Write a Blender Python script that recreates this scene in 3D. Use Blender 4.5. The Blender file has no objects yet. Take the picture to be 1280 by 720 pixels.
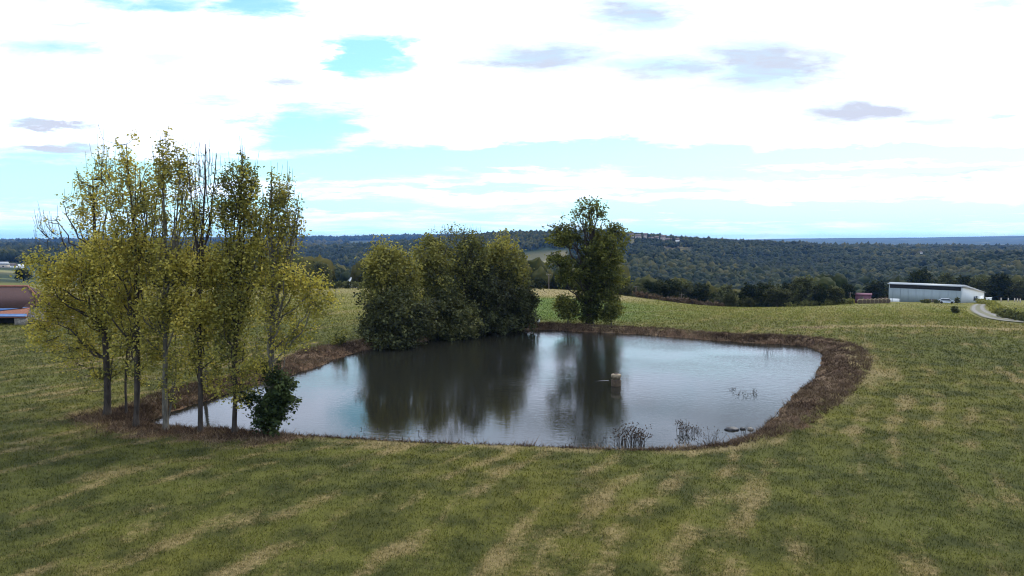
import bpy, math, random
import numpy as np

# ------------------------------------------------------------------ camera
S = bpy.context.scene
C = S.collection
FP = 914.0                      # focal length in photo pixels (1280 wide)
HOR = 301.0                     # row of the eye-level horizon
EYE = 10.0
PITCH = math.atan((360 - HOR) / FP)
CP, SP = math.cos(PITCH), math.sin(PITCH)
cam_d = bpy.data.cameras.new('camera')
cam = bpy.data.objects.new('camera', cam_d)
C.objects.link(cam)
cam.location = (0, 0, EYE)
cam.rotation_euler = (math.radians(90) - PITCH, 0, 0)
cam_d.sensor_width = 36.0
cam_d.lens = FP / 1280 * 36.0
cam_d.clip_start = 0.5
cam_d.clip_end = 60000
S.camera = cam

S.view_settings.view_transform = 'Standard'
S.view_settings.look = 'None'
S.view_settings.exposure = 0.0
S.view_settings.gamma = 1.0
S.view_settings.use_curve_mapping = False
S.render.engine = 'CYCLES'
S.cycles.use_denoising = True
S.cycles.filter_width = 1.1
S.cycles.max_bounces = 6
S.cycles.diffuse_bounces = 3
S.cycles.glossy_bounces = 3
S.cycles.transmission_bounces = 4
S.cycles.transparent_max_bounces = 6
S.cycles.volume_bounces = 1
S.cycles.caustics_reflective = False
S.cycles.caustics_refractive = False

SUN_EL, SUN_AZ = 50.0, 40.0     # azimuth clockwise from +Y (the view direction)
sd = bpy.data.lights.new('sun', 'SUN')
sd.energy = 2.7
sd.angle = math.radians(10)
sd.color = (1.0, 0.90, 0.74)
sun = bpy.data.objects.new('sun', sd)
C.objects.link(sun)
sun.rotation_euler = (math.radians(90 - SUN_EL), 0, math.radians(180 - SUN_AZ) )
sun.location = (0, 0, 60)

def ray(px, row):
    return np.array([px - 640.0, CP * FP + (360 - row) * SP, -SP * FP + (360 - row) * CP])
def tanel(row):
    r = ray(640, row); return r[2] / r[1]
def pz(px, row, z):             # point of the photo's ray at height z
    r = ray(px, row); t = (z - EYE) / r[2]
    return np.array([r[0] * t, r[1] * t, z])
def py_(px, row, Y):            # point of the photo's ray at distance Y
    r = ray(px, row); t = Y / r[1]
    return np.array([r[0] * t, Y, EYE + r[2] * t])

# ------------------------------------------------------------------ node helpers
class NT:
    def __init__(s, tree):
        s.t = tree; s.n = tree.nodes; s.l = tree.links
    def node(s, typ, **kw):
        n = s.n.new(typ)
        for k, v in kw.items(): setattr(n, k, v)
        return n
    def put(s, sock, v):
        if isinstance(v, bpy.types.NodeSocket): s.l.new(v, sock)
        elif v is not None:
            if hasattr(sock.default_value, '__len__') and isinstance(v, (tuple, list)) and len(v) == 3 and len(sock.default_value) == 4: v = (*v, 1)
            sock.default_value = v
    def math(s, op, a, b=None, c=None, clamp=False):
        n = s.node('ShaderNodeMath', operation=op, use_clamp=clamp)
        s.put(n.inputs[0], a)
        if b is not None: s.put(n.inputs[1], b)
        if c is not None: s.put(n.inputs[2], c)
        return n.outputs[0]
    def vmath(s, op, a, b=None, out=0):
        n = s.node('ShaderNodeVectorMath', operation=op)
        s.put(n.inputs[0], a)
        if b is not None: s.put(n.inputs[1], b)
        return n.outputs[out]
    def noise(s, vec, scale, detail=4, rough=0.55, dist=0.0, out='Fac'):
        n = s.node('ShaderNodeTexNoise')
        if vec is not None: s.put(n.inputs['Vector'], vec)
        n.inputs['Scale'].default_value = scale
        n.inputs['Detail'].default_value = detail
        n.inputs['Roughness'].default_value = rough
        n.inputs['Distortion'].default_value = dist
        return n.outputs[out]
    def ss(s, v, a, b, lo=0.0, hi=1.0):
        n = s.node('ShaderNodeMapRange', interpolation_type='SMOOTHSTEP')
        s.put(n.inputs[0], v)
        for i, q in enumerate((a, b, lo, hi)): s.put(n.inputs[i + 1], q)
        return n.outputs[0]
    def mix(s, f, a, b, typ='MIX'):
        n = s.node('ShaderNodeMix', data_type='RGBA', blend_type=typ)
        s.put(n.inputs[0], f); s.put(n.inputs[6], a); s.put(n.inputs[7], b)
        return n.outputs[2]
    def xyz(s, x, y, z):
        n = s.node('ShaderNodeCombineXYZ')
        for i, v in enumerate((x, y, z)): s.put(n.inputs[i], v)
        return n.outputs[0]
    def sep(s, v):
        n = s.node('ShaderNodeSeparateXYZ'); s.put(n.inputs[0], v); return n.outputs
    def attr(s, name):
        n = s.node('ShaderNodeAttribute'); n.attribute_name = name; return n.outputs['Fac']
    def scale(s, v, sx, sy, sz, rz=0.0):
        n = s.node('ShaderNodeMapping'); s.put(n.inputs[0], v)
        n.inputs['Rotation'].default_value = (0, 0, rz)
        n.inputs['Scale'].default_value = (sx, sy, sz)
        return n.outputs[0]

# ------------------------------------------------------------------ sky
world = bpy.data.worlds.new('World')
S.world = world
world.use_nodes = True
w = NT(world.node_tree)
w.n.clear()
wout = w.node('ShaderNodeOutputWorld')
bg = w.node('ShaderNodeBackground'); bg.inputs[1].default_value = 0.1
w.l.new(bg.outputs[0], wout.inputs[0])
sky = w.node('ShaderNodeTexSky', sky_type='NISHITA')
sky.sun_disc = False
sky.sun_elevation = math.radians(SUN_EL)
sky.sun_rotation = math.radians(SUN_AZ)
sky.air_density = 1.0; sky.dust_density = 0.6; sky.ozone_density = 1.5
tc = w.node('ShaderNodeTexCoord')
D = tc.outputs['Generated']
dx, dy, dz = w.sep(D)
dzp = w.math('MAXIMUM', dz, 0.0)
ay = w.math('MAXIMUM', w.math('ABSOLUTE', dy), 0.12)
s_ = w.math('DIVIDE', dx, ay)
t_ = w.math('DIVIDE', dzp, ay)
den = w.math('ADD', dzp, 0.055)
plan = w.xyz(w.math('DIVIDE', dx, den), w.math('DIVIDE', dy, den), 0.0)
wob = w.noise(plan, 1.1, 6, 0.62, 0.3, 'Color')
wv = w.vmath('MULTIPLY', w.vmath('SUBTRACT', wob, (0.5, 0.5, 0.5)), (0.22, 0.045, 0.0))
wob2 = w.noise(w.xyz(w.math('MULTIPLY', s_, 1.0), w.math('MULTIPLY', t_, 3.5), 3.0), 16, 6, 0.65, 0.2, 'Color')
wv2 = w.vmath('MULTIPLY', w.vmath('SUBTRACT', wob2, (0.5, 0.5, 0.5)), (0.13, 0.026, 0.0))
st = w.vmath('ADD', w.vmath('ADD', w.xyz(s_, t_, 0.0), wv), wv2)
def patch(px, row, rx, ry, inner=0.35, outer=1.0, amp=1.0):
    c = ((px - 640) / FP, tanel(row), 0)
    v = w.vmath('MULTIPLY', w.vmath('SUBTRACT', st, c), (FP / rx / 1.35, FP / ry / 1.35, 0))
    ln = w.vmath('LENGTH', v, out=1)
    return w.ss(ln, inner, outer, amp, 0.0)
def total(lst):
    acc = lst[0]
    for q in lst[1:]: acc = w.math('MAXIMUM', acc, q)
    return acc
holes = total([patch(*p) for p in (
    (458, 68, 46, 30, .0, 1, 1.05), (500, 84, 44, 16, .0, 1, .6), (498, 50, 30, 10, .0, 1, .5), (385, 160, 85, 36, .1, 1, .85), (330, 5, 60, 16, .2, 1, .6), (200, 2, 90, 12, .1, 1, .5),
    (700, 197, 340, 17, .2, 1, 1.3), (1130, 193, 240, 13, .2, 1, 1.5), (880, 200, 120, 9, .2, 1, 1.3), (420, 212, 210, 18, .2, 1, .75),
    (60, 226, 170, 34, .2, 1, .95), (880, 216, 190, 8, .2, 1, .7), (110, 60, 110, 16, .1, 1, .3), (260, 125, 90, 14, .1, 1, .25),
    (1270, 62, 60, 14, .1, 1, .25), (640, 236, 420, 7, .1, 1, .5), (1000, 264, 420, 14, .1, 1, .9), (1130, 214, 200, 6, .1, 1, 1.0), (300, 255, 300, 12, .1, 1, .6), (1250, 10, 60, 14, .1, 1, .2))])
grey = total([patch(*p) for p in (
    (675, 76, 105, 24, .0, 1, .95), (792, 16, 75, 30, .0, 1, .9), (820, 88, 120, 22, .0, 1, .85), (955, 80, 135, 42, .0, 1, 1.0),
    (1085, 138, 105, 19, .0, 1, .95), (1170, 152, 45, 8, .1, 1, .6), (500, 190, 70, 15, .0, 1, .9), (75, 160, 50, 8, .1, 1, 1.0),
    (60, 188, 95, 8, .1, 1, .9), (60, 52, 90, 14, .1, 1, .5), (235, 70, 70, 14, .1, 1, .5), (340, 98, 50, 9, .1, 1, .7),
    (835, 198, 34, 6, .1, 1, .8), (940, 36, 60, 12, .1, 1, .4), (1000, 224, 230, 6, .1, 1, .5), (1180, 220, 120, 7, .1, 1, .6),
    (430, 258, 90, 6, .1, 1, .35), (690, 252, 260, 5, .1, 1, .2), (1265, 48, 60, 12, .1, 1, .5), (1270, 145, 40, 7, .1, 1, .6),
    (20, 262, 90, 6, .1, 1, .4), (1255, 3, 50, 9, .1, 1, .5))])
fb = w.noise(plan, 0.75, 9, 0.6, 0.25)
fine = w.noise(w.xyz(s_, w.math('MULTIPLY', t_, 5.5), 1.7), 9, 7, 0.62, 0.4)
cov = w.math('ADD', w.math('MULTIPLY', w.math('SUBTRACT', fb, 0.5), 0.9), w.math('MULTIPLY', w.math('SUBTRACT', fine, 0.5), 1.1))
cov = w.math('SUBTRACT', w.math('ADD', cov, 0.60), w.math('MULTIPLY', holes, 1.05))
# thinner cloud towards the horizon
cov = w.math('SUBTRACT', cov, w.ss(t_, 0.0, 0.08, 0.5, 0.0))
cloud = w.ss(cov, -0.08, 0.78)
greyf = w.math('MULTIPLY', grey, w.ss(fine, 0.15, 0.7, 0.75, 1.2), clamp=True)
greyf = w.math('MAXIMUM', greyf, w.ss(fb, 0.56, 0.78, 0.0, 0.3))
greyf = w.math('MAXIMUM', greyf, w.math('MULTIPLY', w.ss(fine, .56, .72, 0.0, .55), w.ss(t_, .09, .15, 1.0, .25)))
greyf = w.math('MINIMUM', w.math('MULTIPLY', greyf, 1.2), 1.0)
skyc = w.mix(1.0, sky.outputs[0], (1.5, 2.15, 2.0), 'MULTIPLY')
lowmix = w.ss(t_, 0.0, 0.16, 0.8, 0.12)
skyc = w.mix(lowmix, skyc, (7.0, 12.2, 14.6))
ccol = w.mix(greyf, (15.0, 16.8, 21.0), (6.9, 7.4, 8.9))
skyfin = w.mix(cloud, skyc, ccol)
w.l.new(skyfin, bg.inputs[0])

# ------------------------------------------------------------------ mesh helpers
def mesh_np(name, verts, faces, mat=None, attrs=None, smooth=False):
    """faces: (M,3) or (M,4) int array, or a list of such arrays"""
    if not isinstance(faces, list): faces = [faces]
    faces = [np.asarray(f, dtype=np.int32) for f in faces if len(f)]
    me = bpy.data.meshes.new(name)
    verts = np.asarray(verts, dtype=np.float32)
    me.vertices.add(len(verts)); me.vertices.foreach_set('co', verts.ravel())
    loops = np.concatenate([f.ravel() for f in faces])
    cnt = np.concatenate([np.full(len(f), f.shape[1], dtype=np.int32) for f in faces])
    start = np.concatenate([[0], np.cumsum(cnt)[:-1]]).astype(np.int32)
    me.loops.add(len(loops)); me.loops.foreach_set('vertex_index', loops)
    me.polygons.add(len(cnt)); me.polygons.foreach_set('loop_start', start)
    try: me.polygons.foreach_set('loop_total', cnt)
    except Exception: pass
    if smooth: me.polygons.foreach_set('use_smooth', np.ones(len(cnt), dtype=bool))
    for k, a in (attrs or {}).items():
        at = me.attributes.new(k, 'FLOAT', 'POINT')
        at.data.foreach_set('value', np.asarray(a, dtype=np.float32))
    if mat: me.materials.append(mat)
    me.update(calc_edges=True)
    return me
def link(name, me, parent=None, loc=None):
    o = bpy.data.objects.new(name, me); C.objects.link(o)
    if parent: o.parent = parent
    if loc is not None: o.location = loc
    return o
def tag(o, label=None, cat=None, group=None, kind=None):
    if label: o['label'] = label
    if cat: o['category'] = cat
    if group: o['group'] = group
    if kind: o['kind'] = kind
    return o
def root(name, loc, label, cat, group=None, rz=0.0):
    o = bpy.data.objects.new(name, None); C.objects.link(o)
    o.location = loc; o.rotation_euler = (0, 0, rz); o.empty_display_size = 0.3
    return tag(o, label, cat, group)
def copy_tree(o, loc, rz=0.0, sc=(1, 1, 1), label=None, parent=None):
    c = o.copy(); C.objects.link(c)
    if parent is None:
        c.location = loc; c.rotation_euler = (0, 0, rz); c.scale = sc
        if label: c['label'] = label
    else: c.parent = parent
    for ch in [q for q in bpy.data.objects if q.parent == o]:
        copy_tree(ch, None, parent=c)
    return c

class MB:                         # collects boxes / prisms / tubes into one mesh
    def __init__(s): s.v = []; s.q = []; s.t = []; s.n = 0
    def add(s, v, q=(), t=()):
        s.v.append(np.asarray(v, float)); 
        if len(q): s.q.append(np.asarray(q) + s.n)
        if len(t): s.t.append(np.asarray(t) + s.n)
        s.n += len(v)
    def box(s, x0, x1, y0, y1, z0, z1):
        v = [(x, y, z) for z in (z0, z1) for y in (y0, y1) for x in (x0, x1)]
        s.add(v, [(0, 2, 3, 1), (4, 5, 7, 6), (0, 1, 5, 4), (2, 6, 7, 3), (0, 4, 6, 2), (1, 3, 7, 5)])
    def hexa(s, bottom, top):     # two quads given in the same order
        s.add(list(bottom) + list(top), [(3, 2, 1, 0), (4, 5, 6, 7), (0, 1, 5, 4), (1, 2, 6, 5), (2, 3, 7, 6), (3, 0, 4, 7)])
    def prism(s, prof, x0, x1):   # profile of (y, z), extruded along x
        n = len(prof)
        v = [(x0, y, z) for y, z in prof] + [(x1, y, z) for y, z in prof]
        s.add(v, [(i, (i + 1) % n, n + (i + 1) % n, n + i) for i in range(n)],
              [(0, i + 1, i) for i in range(1, n - 1)] + [(n, n + i, n + i + 1) for i in range(1, n - 1)])
    def lathe(s, prof, cx=0, cy=0, n=20, axis='z'):
        v = []
        for r, z in prof:
            for k in range(n):
                a = 2 * math.pi * k / n
                p = (cx + r * math.cos(a), cy + r * math.sin(a), z)
                if axis == 'y': p = (r * math.cos(a), z, r * math.sin(a))
                v.append(p)
        q = [(i * n + k, i * n + (k + 1) % n, (i + 1) * n + (k + 1) % n, (i + 1) * n + k) for i in range(len(prof) - 1) for k in range(n)]
        s.add(v, q)
    def tube(s, pts, radii, sides=5):
        v, q = tube_np(np.asarray(pts, float), np.asarray(radii, float), sides)
        s.add(v, q)
    def mesh(s, name, mat, smooth=False):
        f = []
        if s.q: f.append(np.concatenate(s.q))
        if s.t: f.append(np.concatenate(s.t))
        return mesh_np(name, np.concatenate(s.v), f, mat, smooth=smooth)

def tube_np(pts, radii, sides):
    n = len(pts)
    tan = np.gradient(pts, axis=0)
    tan /= np.linalg.norm(tan, axis=1)[:, None] + 1e-9
    ref = np.array([1.0, 0.13, 0.07]) if abs(tan[0, 0]) < 0.8 else np.array([0.0, 1.0, 0.1])
    u = np.cross(tan, ref); u /= np.linalg.norm(u, axis=1)[:, None] + 1e-9
    vv = np.cross(tan, u)
    a = np.arange(sides) * 2 * np.pi / sides
    ring = u[:, None, :] * np.cos(a)[None, :, None] + vv[:, None, :] * np.sin(a)[None, :, None]
    v = pts[:, None, :] + ring * radii[:, None, None]
    i = np.arange(n - 1)[:, None] * sides; k = np.arange(sides)[None, :]
    k2 = (k + 1) % sides
    q = np.stack([i + k, i + k2, i + sides + k2, i + sides + k], -1).reshape(-1, 4)
    return v.reshape(-1, 3), q

# numpy value noise
_rng0 = np.random.default_rng(7)
_LAT = _rng0.random((256, 256))
def vnoise(x, y):
    xi = np.floor(x).astype(int); yi = np.floor(y).astype(int)
    fx = x - xi; fy = y - yi
    fx = fx * fx * (3 - 2 * fx); fy = fy * fy * (3 - 2 * fy)
    a = _LAT[xi & 255, yi & 255]; b = _LAT[(xi + 1) & 255, yi & 255]
    c = _LAT[xi & 255, (yi + 1) & 255]; d = _LAT[(xi + 1) & 255, (yi + 1) & 255]
    return (a * (1 - fx) + b * fx) * (1 - fy) + (c * (1 - fx) + d * fx) * fy - 0.5
def fbm(x, y, sc, oct=4):
    x = np.asarray(x, float) / sc; y = np.asarray(y, float) / sc; s = 0; a = 1.0
    for i in range(oct):
        s = s + a * vnoise(x + 17.3 * i, y + 9.1 * i); x = x * 2.03; y = y * 2.03; a *= 0.5
    return s
def sst(v, a, b):
    t = np.clip((v - a) / (b - a), 0, 1); return t * t * (3 - 2 * t)

# ------------------------------------------------------------------ materials
def material(name):
    m = bpy.data.materials.new(name); m.use_nodes = True
    t = NT(m.node_tree); b = m.node_tree.nodes['Principled BSDF']
    b.inputs['Specular IOR Level'].default_value = 0.25
    return m, t, b
def simple(name, col, rough=0.7, vary=0.25, sc=3.0, metallic=0.0, bump=0.0, streak=None):
    m, t, b = material(name)
    tcn = t.node('ShaderNodeTexCoord').outputs['Object']
    v = t.scale(tcn, *(streak or (1, 1, 1)))
    n = t.noise(v, sc, 6, 0.65)
    dark = tuple(c * (1 - vary) for c in col); light = tuple(min(1, c * (1 + vary)) for c in col)
    t.put(b.inputs['Base Color'], t.mix(t.ss(n, 0.3, 0.7), dark, light))
    b.inputs['Roughness'].default_value = rough; b.inputs['Metallic'].default_value = metallic
    if bump:
        bn = t.node('ShaderNodeBump'); bn.inputs['Strength'].default_value = bump; bn.inputs['Distance'].default_value = 0.03
        t.put(bn.inputs['Height'], n); t.l.new(bn.outputs[0], b.inputs['Normal'])
    return m
def leafmat(name, stops, transl=0.3):
    """stops: three colours, mixed by the per-leaf attribute 'tint' (0..1)"""
    m, t, b = material(name)
    a = t.attr('tint')
    r = t.node('ShaderNodeValToRGB'); t.put(r.inputs[0], a)
    e = r.color_ramp.elements
    e[0].position = 0.0; e[0].color = (*stops[0], 1)
    e[1].position = 1.0; e[1].color = (*stops[2], 1)
    k = e.new(0.5); k.color = (*stops[1], 1)
    oi = t.node('ShaderNodeObjectInfo').outputs['Random']
    col = t.mix(1.0, r.outputs[0], t.mix(oi, (0.86, 0.88, 0.9), (1.12, 1.1, 1.0)), 'MULTIPLY')
    t.put(b.inputs['Base Color'], col); b.inputs['Roughness'].default_value = 0.8; b.inputs['Specular IOR Level'].default_value = .08
    tr = t.node('ShaderNodeBsdfTranslucent'); t.put(tr.inputs[0], t.mix(1.0, col, (1.25, 1.2, 0.7), 'MULTIPLY'))
    mx = t.node('ShaderNodeMixShader'); mx.inputs[0].default_value = transl
    t.l.new(b.outputs[0], mx.inputs[1]); t.l.new(tr.outputs[0], mx.inputs[2])
    out = [q for q in t.n if q.type == 'OUTPUT_MATERIAL'][0]
    t.l.new(mx.outputs[0], out.inputs[0])
    return m

# ------------------------------------------------------------------ pond outline (photo pixels on the water plane), bank width, bank rise
WZ = -0.6
SH = [(182, 531, 1.6, .25), (207, 534.5, .5, .15), (250, 537.5, .5, .15), (293, 539.5, .5, .15), (340, 543, .5, .15), (370, 545, .4, .12), (430, 549, .35, .10),
      (500, 553, .35, .10), (560, 555.5, .35, .10), (640, 558, .35, .10), (700, 560.5, .35, .10), (760, 563, .45, .12), (820, 564, .5, .15),
      (868, 562.5, .7, .2), (905, 557, 1.1, .3), (930, 547, 1.8, .45), (952, 533, 2.4, .5), (975, 513, 2.8, .55), (990, 500, 3.0, .55),
      (1003, 486, 3.2, .55), (1018, 469, 3.4, .55), (1026, 457, 3.4, .55), (1028, 447, 3.3, .55), (1022, 439, 3.2, .55), (1008, 433.5, 3.0, .55),
      (985, 431, 3.2, .5), (955, 429.5, 2.8, .5), (920, 427.5, 2.2, .5), (880, 424.5, 2.0, .5), (840, 421, 1.8, .5), (800, 418, 1.8, .5),
      (760, 416, 1.8, .5), (720, 414.5, 1.8, .5), (690, 413, 1.8, .5), (670, 412, 1.6, .5), (650, 412, 1.6, .5), (600, 416, 1.5, .5),
      (560, 421, 1.5, .5), (520, 428, 1.6, .5), (480, 433, 2.0, .5), (455, 439, 3.0, .5), (430, 446, 3.2, .5), (400, 457, 2.6, .45),
      (365, 469, 2.2, .45), (330, 479, 2.4, .45), (291, 491, 2.8, .45), (272, 497, 2.8, .45), (247, 504, 2.8, .45), (216, 514, 2.4, .4), (196, 523, 2.2, .35)]
_p = np.array([pz(a, b, WZ)[:2] for a, b, _, _ in SH]); _w = np.array([(c, d) for _, _, c, d in SH])
def densify(p, wv, k=6):
    n = len(p); P, Wd = [], []
    for i in range(n):
        p0, p1, p2, p3 = p[i - 1], p[i], p[(i + 1) % n], p[(i + 2) % n]
        for j in range(k):
            t = j / k
            P.append(0.5 * (2 * p1 + (p2 - p0) * t + (2 * p0 - 5 * p1 + 4 * p2 - p3) * t * t + (3 * p1 - p0 - 3 * p2 + p3) * t ** 3))
            Wd.append(wv[i] * (1 - t) + wv[(i + 1) % n] * t)
    return np.array(P), np.array(Wd)
SHP, SHW = densify(_p, _w, 4)
def shore(x, y):
    """signed distance to the shoreline (positive on land) and the bank's width and rise there"""
    x = np.atleast_1d(np.asarray(x, float)); y = np.atleast_1d(np.asarray(y, float))
    d = np.full(x.shape, 99.0); wb = np.full(x.shape, .5); hb = np.full(x.shape, .2)
    lo = SHP.min(0) - 16; hi = SHP.max(0) + 16
    near = np.where((x > lo[0]) & (x < hi[0]) & (y > lo[1]) & (y < hi[1]))[0]
    A = SHP; B = np.roll(SHP, -1, 0); AB = B - A; L2 = (AB ** 2).sum(1)
    for i0 in range(0, len(near), 20000):
        ix = near[i0:i0 + 20000]
        P = np.stack([x[ix], y[ix]], -1)
        AP = P[:, None] - A[None]
        t = np.clip((AP * AB[None]).sum(-1) / L2, 0, 1)
        q = AP - AB[None] * t[..., None]
        dd = (q ** 2).sum(-1); k = dd.argmin(1); r = np.arange(len(ix))
        dist = np.sqrt(dd[r, k])
        yi = (A[None, :, 1] > P[:, None, 1]) != (B[None, :, 1] > P[:, None, 1])
        xi = A[None, :, 0] + (P[:, None, 1] - A[None, :, 1]) / (AB[None, :, 1] + 1e-12) * AB[None, :, 0]
        inside = ((yi & (P[:, None, 0] < xi)).sum(1) % 2) == 1
        d[ix] = np.where(inside, -dist, dist)
        ww = SHW[k] * (1 - t[r, k])[:, None] + np.roll(SHW, -1, 0)[k] * t[r, k][:, None]
        wb[ix] = ww[:, 0]; hb[ix] = ww[:, 1]
    return d, wb, hb

# ------------------------------------------------------------------ terrain table: heights by distance (rows) and bearing (columns)
TU = [-900, 0, 200, 400, 550, 665, 735, 800, 880, 960, 1060, 1180, 1280, 2200]
TT = {
    1:     [0] * 14,
    92:    [0] * 14,
    130:   [-.6, -.8, -.2, -.2, -.2, -.3, -.6, -1.3, -2.1, -2.3, -2.5, -2.5, -2.6, -2],
    175:   [-2.5, -3, -1.5, -1.6, -1.5, -1.3, -2.0, -3.3, -5.9, -5.9, -5.4, -5.5, -5.8, -5],
    220:   [-4, -4, -4, -4, -4, -4, -5, -7, -13, -12, -8.3, -8.5, -8.7, -8],
    262:   [-5, -5, -7, -7, -8, -9, -11, -14, -20, -19, -11.5, -11.2, -11.0, -10],
    300:   [-6, -6, -10, -10, -13, -13, -16, -20, -26, -26, -20, -17, -16, -14],
    450:   [-9, -11, -22, -17, -26, -28, -30, -36, -42, -45, -42, -38, -36, -30],
    700:   [-10, -11, -30, -40, -40, -30, -28, -32, -40, -42, -44, -44, -42, -40],
    1000:  [-12, -14, -25, -45, -35, -15, -10, -8, -18, -25, -28, -28, -28, -25],
    1500:  [-14, -14, -15, -30, 6, 31, 31, 21, 9, 1, -9, -15, -18, -18],
    2000:  [-16, -16, -15, -25, -5, 6, 8, 0, -10, -15, -20, -22, -25, -25],
    3000:  [-15, -15, -20, -25, -15, -10, -5, -10, -20, -25, -28, -28, -30, -30],
    5000:  [-15, -12, 5, 9, 22, 12, -10, -15, -20, -20, -20, -20, -20, -20],
    9000:  [-8, -4, 0, 0, 0, 5, 10, 20, 20, 42, 52, 66, 82, 76],
    14000: [-40] * 14, 22000: [-40] * 14}
TY = np.array(sorted(TT)); TZ = np.array([TT[k] for k in sorted(TT)], float)
_lu = np.linspace(-900, 2200, 400); _ly = np.linspace(math.log(20), math.log(22000), 900)
_g = np.array([[0.0] * 400 for _ in TY])
for i in range(len(TY)): _g[i] = np.interp(_lu, TU, TZ[i])
_G = np.array([np.interp(np.exp(_ly), TY, _g[:, j]) for j in range(400)]).T
def _blur(a, k, ax):
    ker = np.exp(-0.5 * (np.arange(-3 * k, 3 * k + 1) / k) ** 2); ker /= ker.sum()
    pad = [(0, 0), (0, 0)]; pad[ax] = (3 * k, 3 * k)
    b = np.pad(a, pad, mode='edge')
    return np.apply_along_axis(lambda v: np.convolve(v, ker, mode='valid'), ax, b)
_G = _blur(_blur(_G, 5, 0), 5, 1)
def uv_of(x, y):
    r = np.hypot(x, y); ye = np.maximum(y, 0.3 * r) + 1e-6
    return 640 + FP * np.clip(x / ye, -1.68, 1.7), ye
def ground_z(x, y, full=False):
    x = np.atleast_1d(np.asarray(x, float)); y = np.atleast_1d(np.asarray(y, float))
    u, ye = uv_of(x, y)
    fu = np.clip((u + 900) / 3100 * 399, 0, 398.999); fy = np.clip((np.log(np.maximum(ye, 20)) - _ly[0]) / (_ly[-1] - _ly[0]) * 899, 0, 898.999)
    iu = fu.astype(int); iy = fy.astype(int); a = fu - iu; b = fy - iy
    z = (_G[iy, iu] * (1 - a) + _G[iy, iu + 1] * a) * (1 - b) + (_G[iy + 1, iu] * (1 - a) + _G[iy + 1, iu + 1] * a) * b
    far = sst(ye, 300, 900)
    mid_ = sst(ye, 420, 620) * (1 - sst(ye, 1180, 1420))
    z = z + far * (fbm(x, y, 420, 4) * 9) + mid_ * sst(u, 60, 250) * (fbm(x + 210, y, 300, 2) * 34) + sst(ye, 2600, 8000) * fbm(x, y, 2600, 3) * 26
    z = z + fbm(x, y, 23, 3) * 0.16 + fbm(x + 50, y, 1.7, 3) * 0.035
    d, wb, hb = shore(x, y)
    wb = wb * np.clip(.84 + fbm(x + 11, y, 5.5, 3) * .75, .5, 1.5)
    dn = d + fbm(x, y, 1.9, 3) * 0.42 * np.clip(wb, .3, 1.3) + fbm(x + 31, y, .5, 2) * .15
    m = d < 15
    zb = WZ + hb * sst(dn, 0, wb) + np.minimum(dn, 0) * 0.25 - 0.03 + (sst(dn, 0, .25) * .06)
    rough = sst(dn, 0.05, .5) * (1 - sst(dn, wb * .9, wb * 1.3))
    zb = zb + rough * np.clip(wb / 3, .15, 1) * (np.abs(fbm(x, y, .9, 3)) * .55 + fbm(x + 7, y + 3, .35, 2) * .16)
    k = sst(d, wb * 0.9, wb + 9)
    z = np.where(m, zb * (1 - k) + z * k, z)
    if full: return z, d, dn, wb, hb
    return z
def gz(x, y): return float(ground_z(x, y)[0])
def hit(px, row):
    """where the photo's ray meets the ground"""
    Y = np.exp(np.linspace(math.log(18), math.log(9000), 3000))
    r = ray(px, row); t = Y / r[1]
    zz = EYE + r[2] * t; g = ground_z(r[0] * t, Y)
    k = np.where(zz <= g)[0]
    i = k[0] if len(k) else len(Y) - 1
    return np.array([r[0] * t[i], Y[i], g[i]])
def on(px, Y):
    x = (px - 640) / (CP * FP) * Y
    return np.array([x, Y, gz(x, Y)])

# scattered facts of the ground, by position
TREES_L = [(134, 522), (158, 522), (170, 533), (207, 536), (251, 539), (293, 540), (340, 543)]
TL = np.array([pz(a, b, -0.35)[:2] for a, b in TREES_L])
def seg_d(x, y, pts):
    d = np.full(np.shape(x), 1e9)
    for (x0, y0), (x1, y1) in zip(pts[:-1], pts[1:]):
        ex, ey = x1 - x0, y1 - y0
        t = np.clip(((x - x0) * ex + (y - y0) * ey) / (ex * ex + ey * ey), 0, 1)
        d = np.minimum(d, np.hypot(x - x0 - t * ex, y - y0 - t * ey))
    return d
ROADP = [hit(a, b)[:2] for a, b in ((1300, 404.5), (1278, 403.5), (1258, 401), (1241, 397), (1229, 392), (1222.5, 387.5), (1222, 383.5), (1226, 380.5))]
DITCH = [hit(a, b)[:2] for a, b in ((1000, 409.5), (1060, 408), (1130, 407), (1200, 409), (1290, 413))]
TRACK = [hit(a, b)[:2] for a, b in ((770, 391.5), (830, 389), (890, 387.5), (960, 387))]
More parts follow.
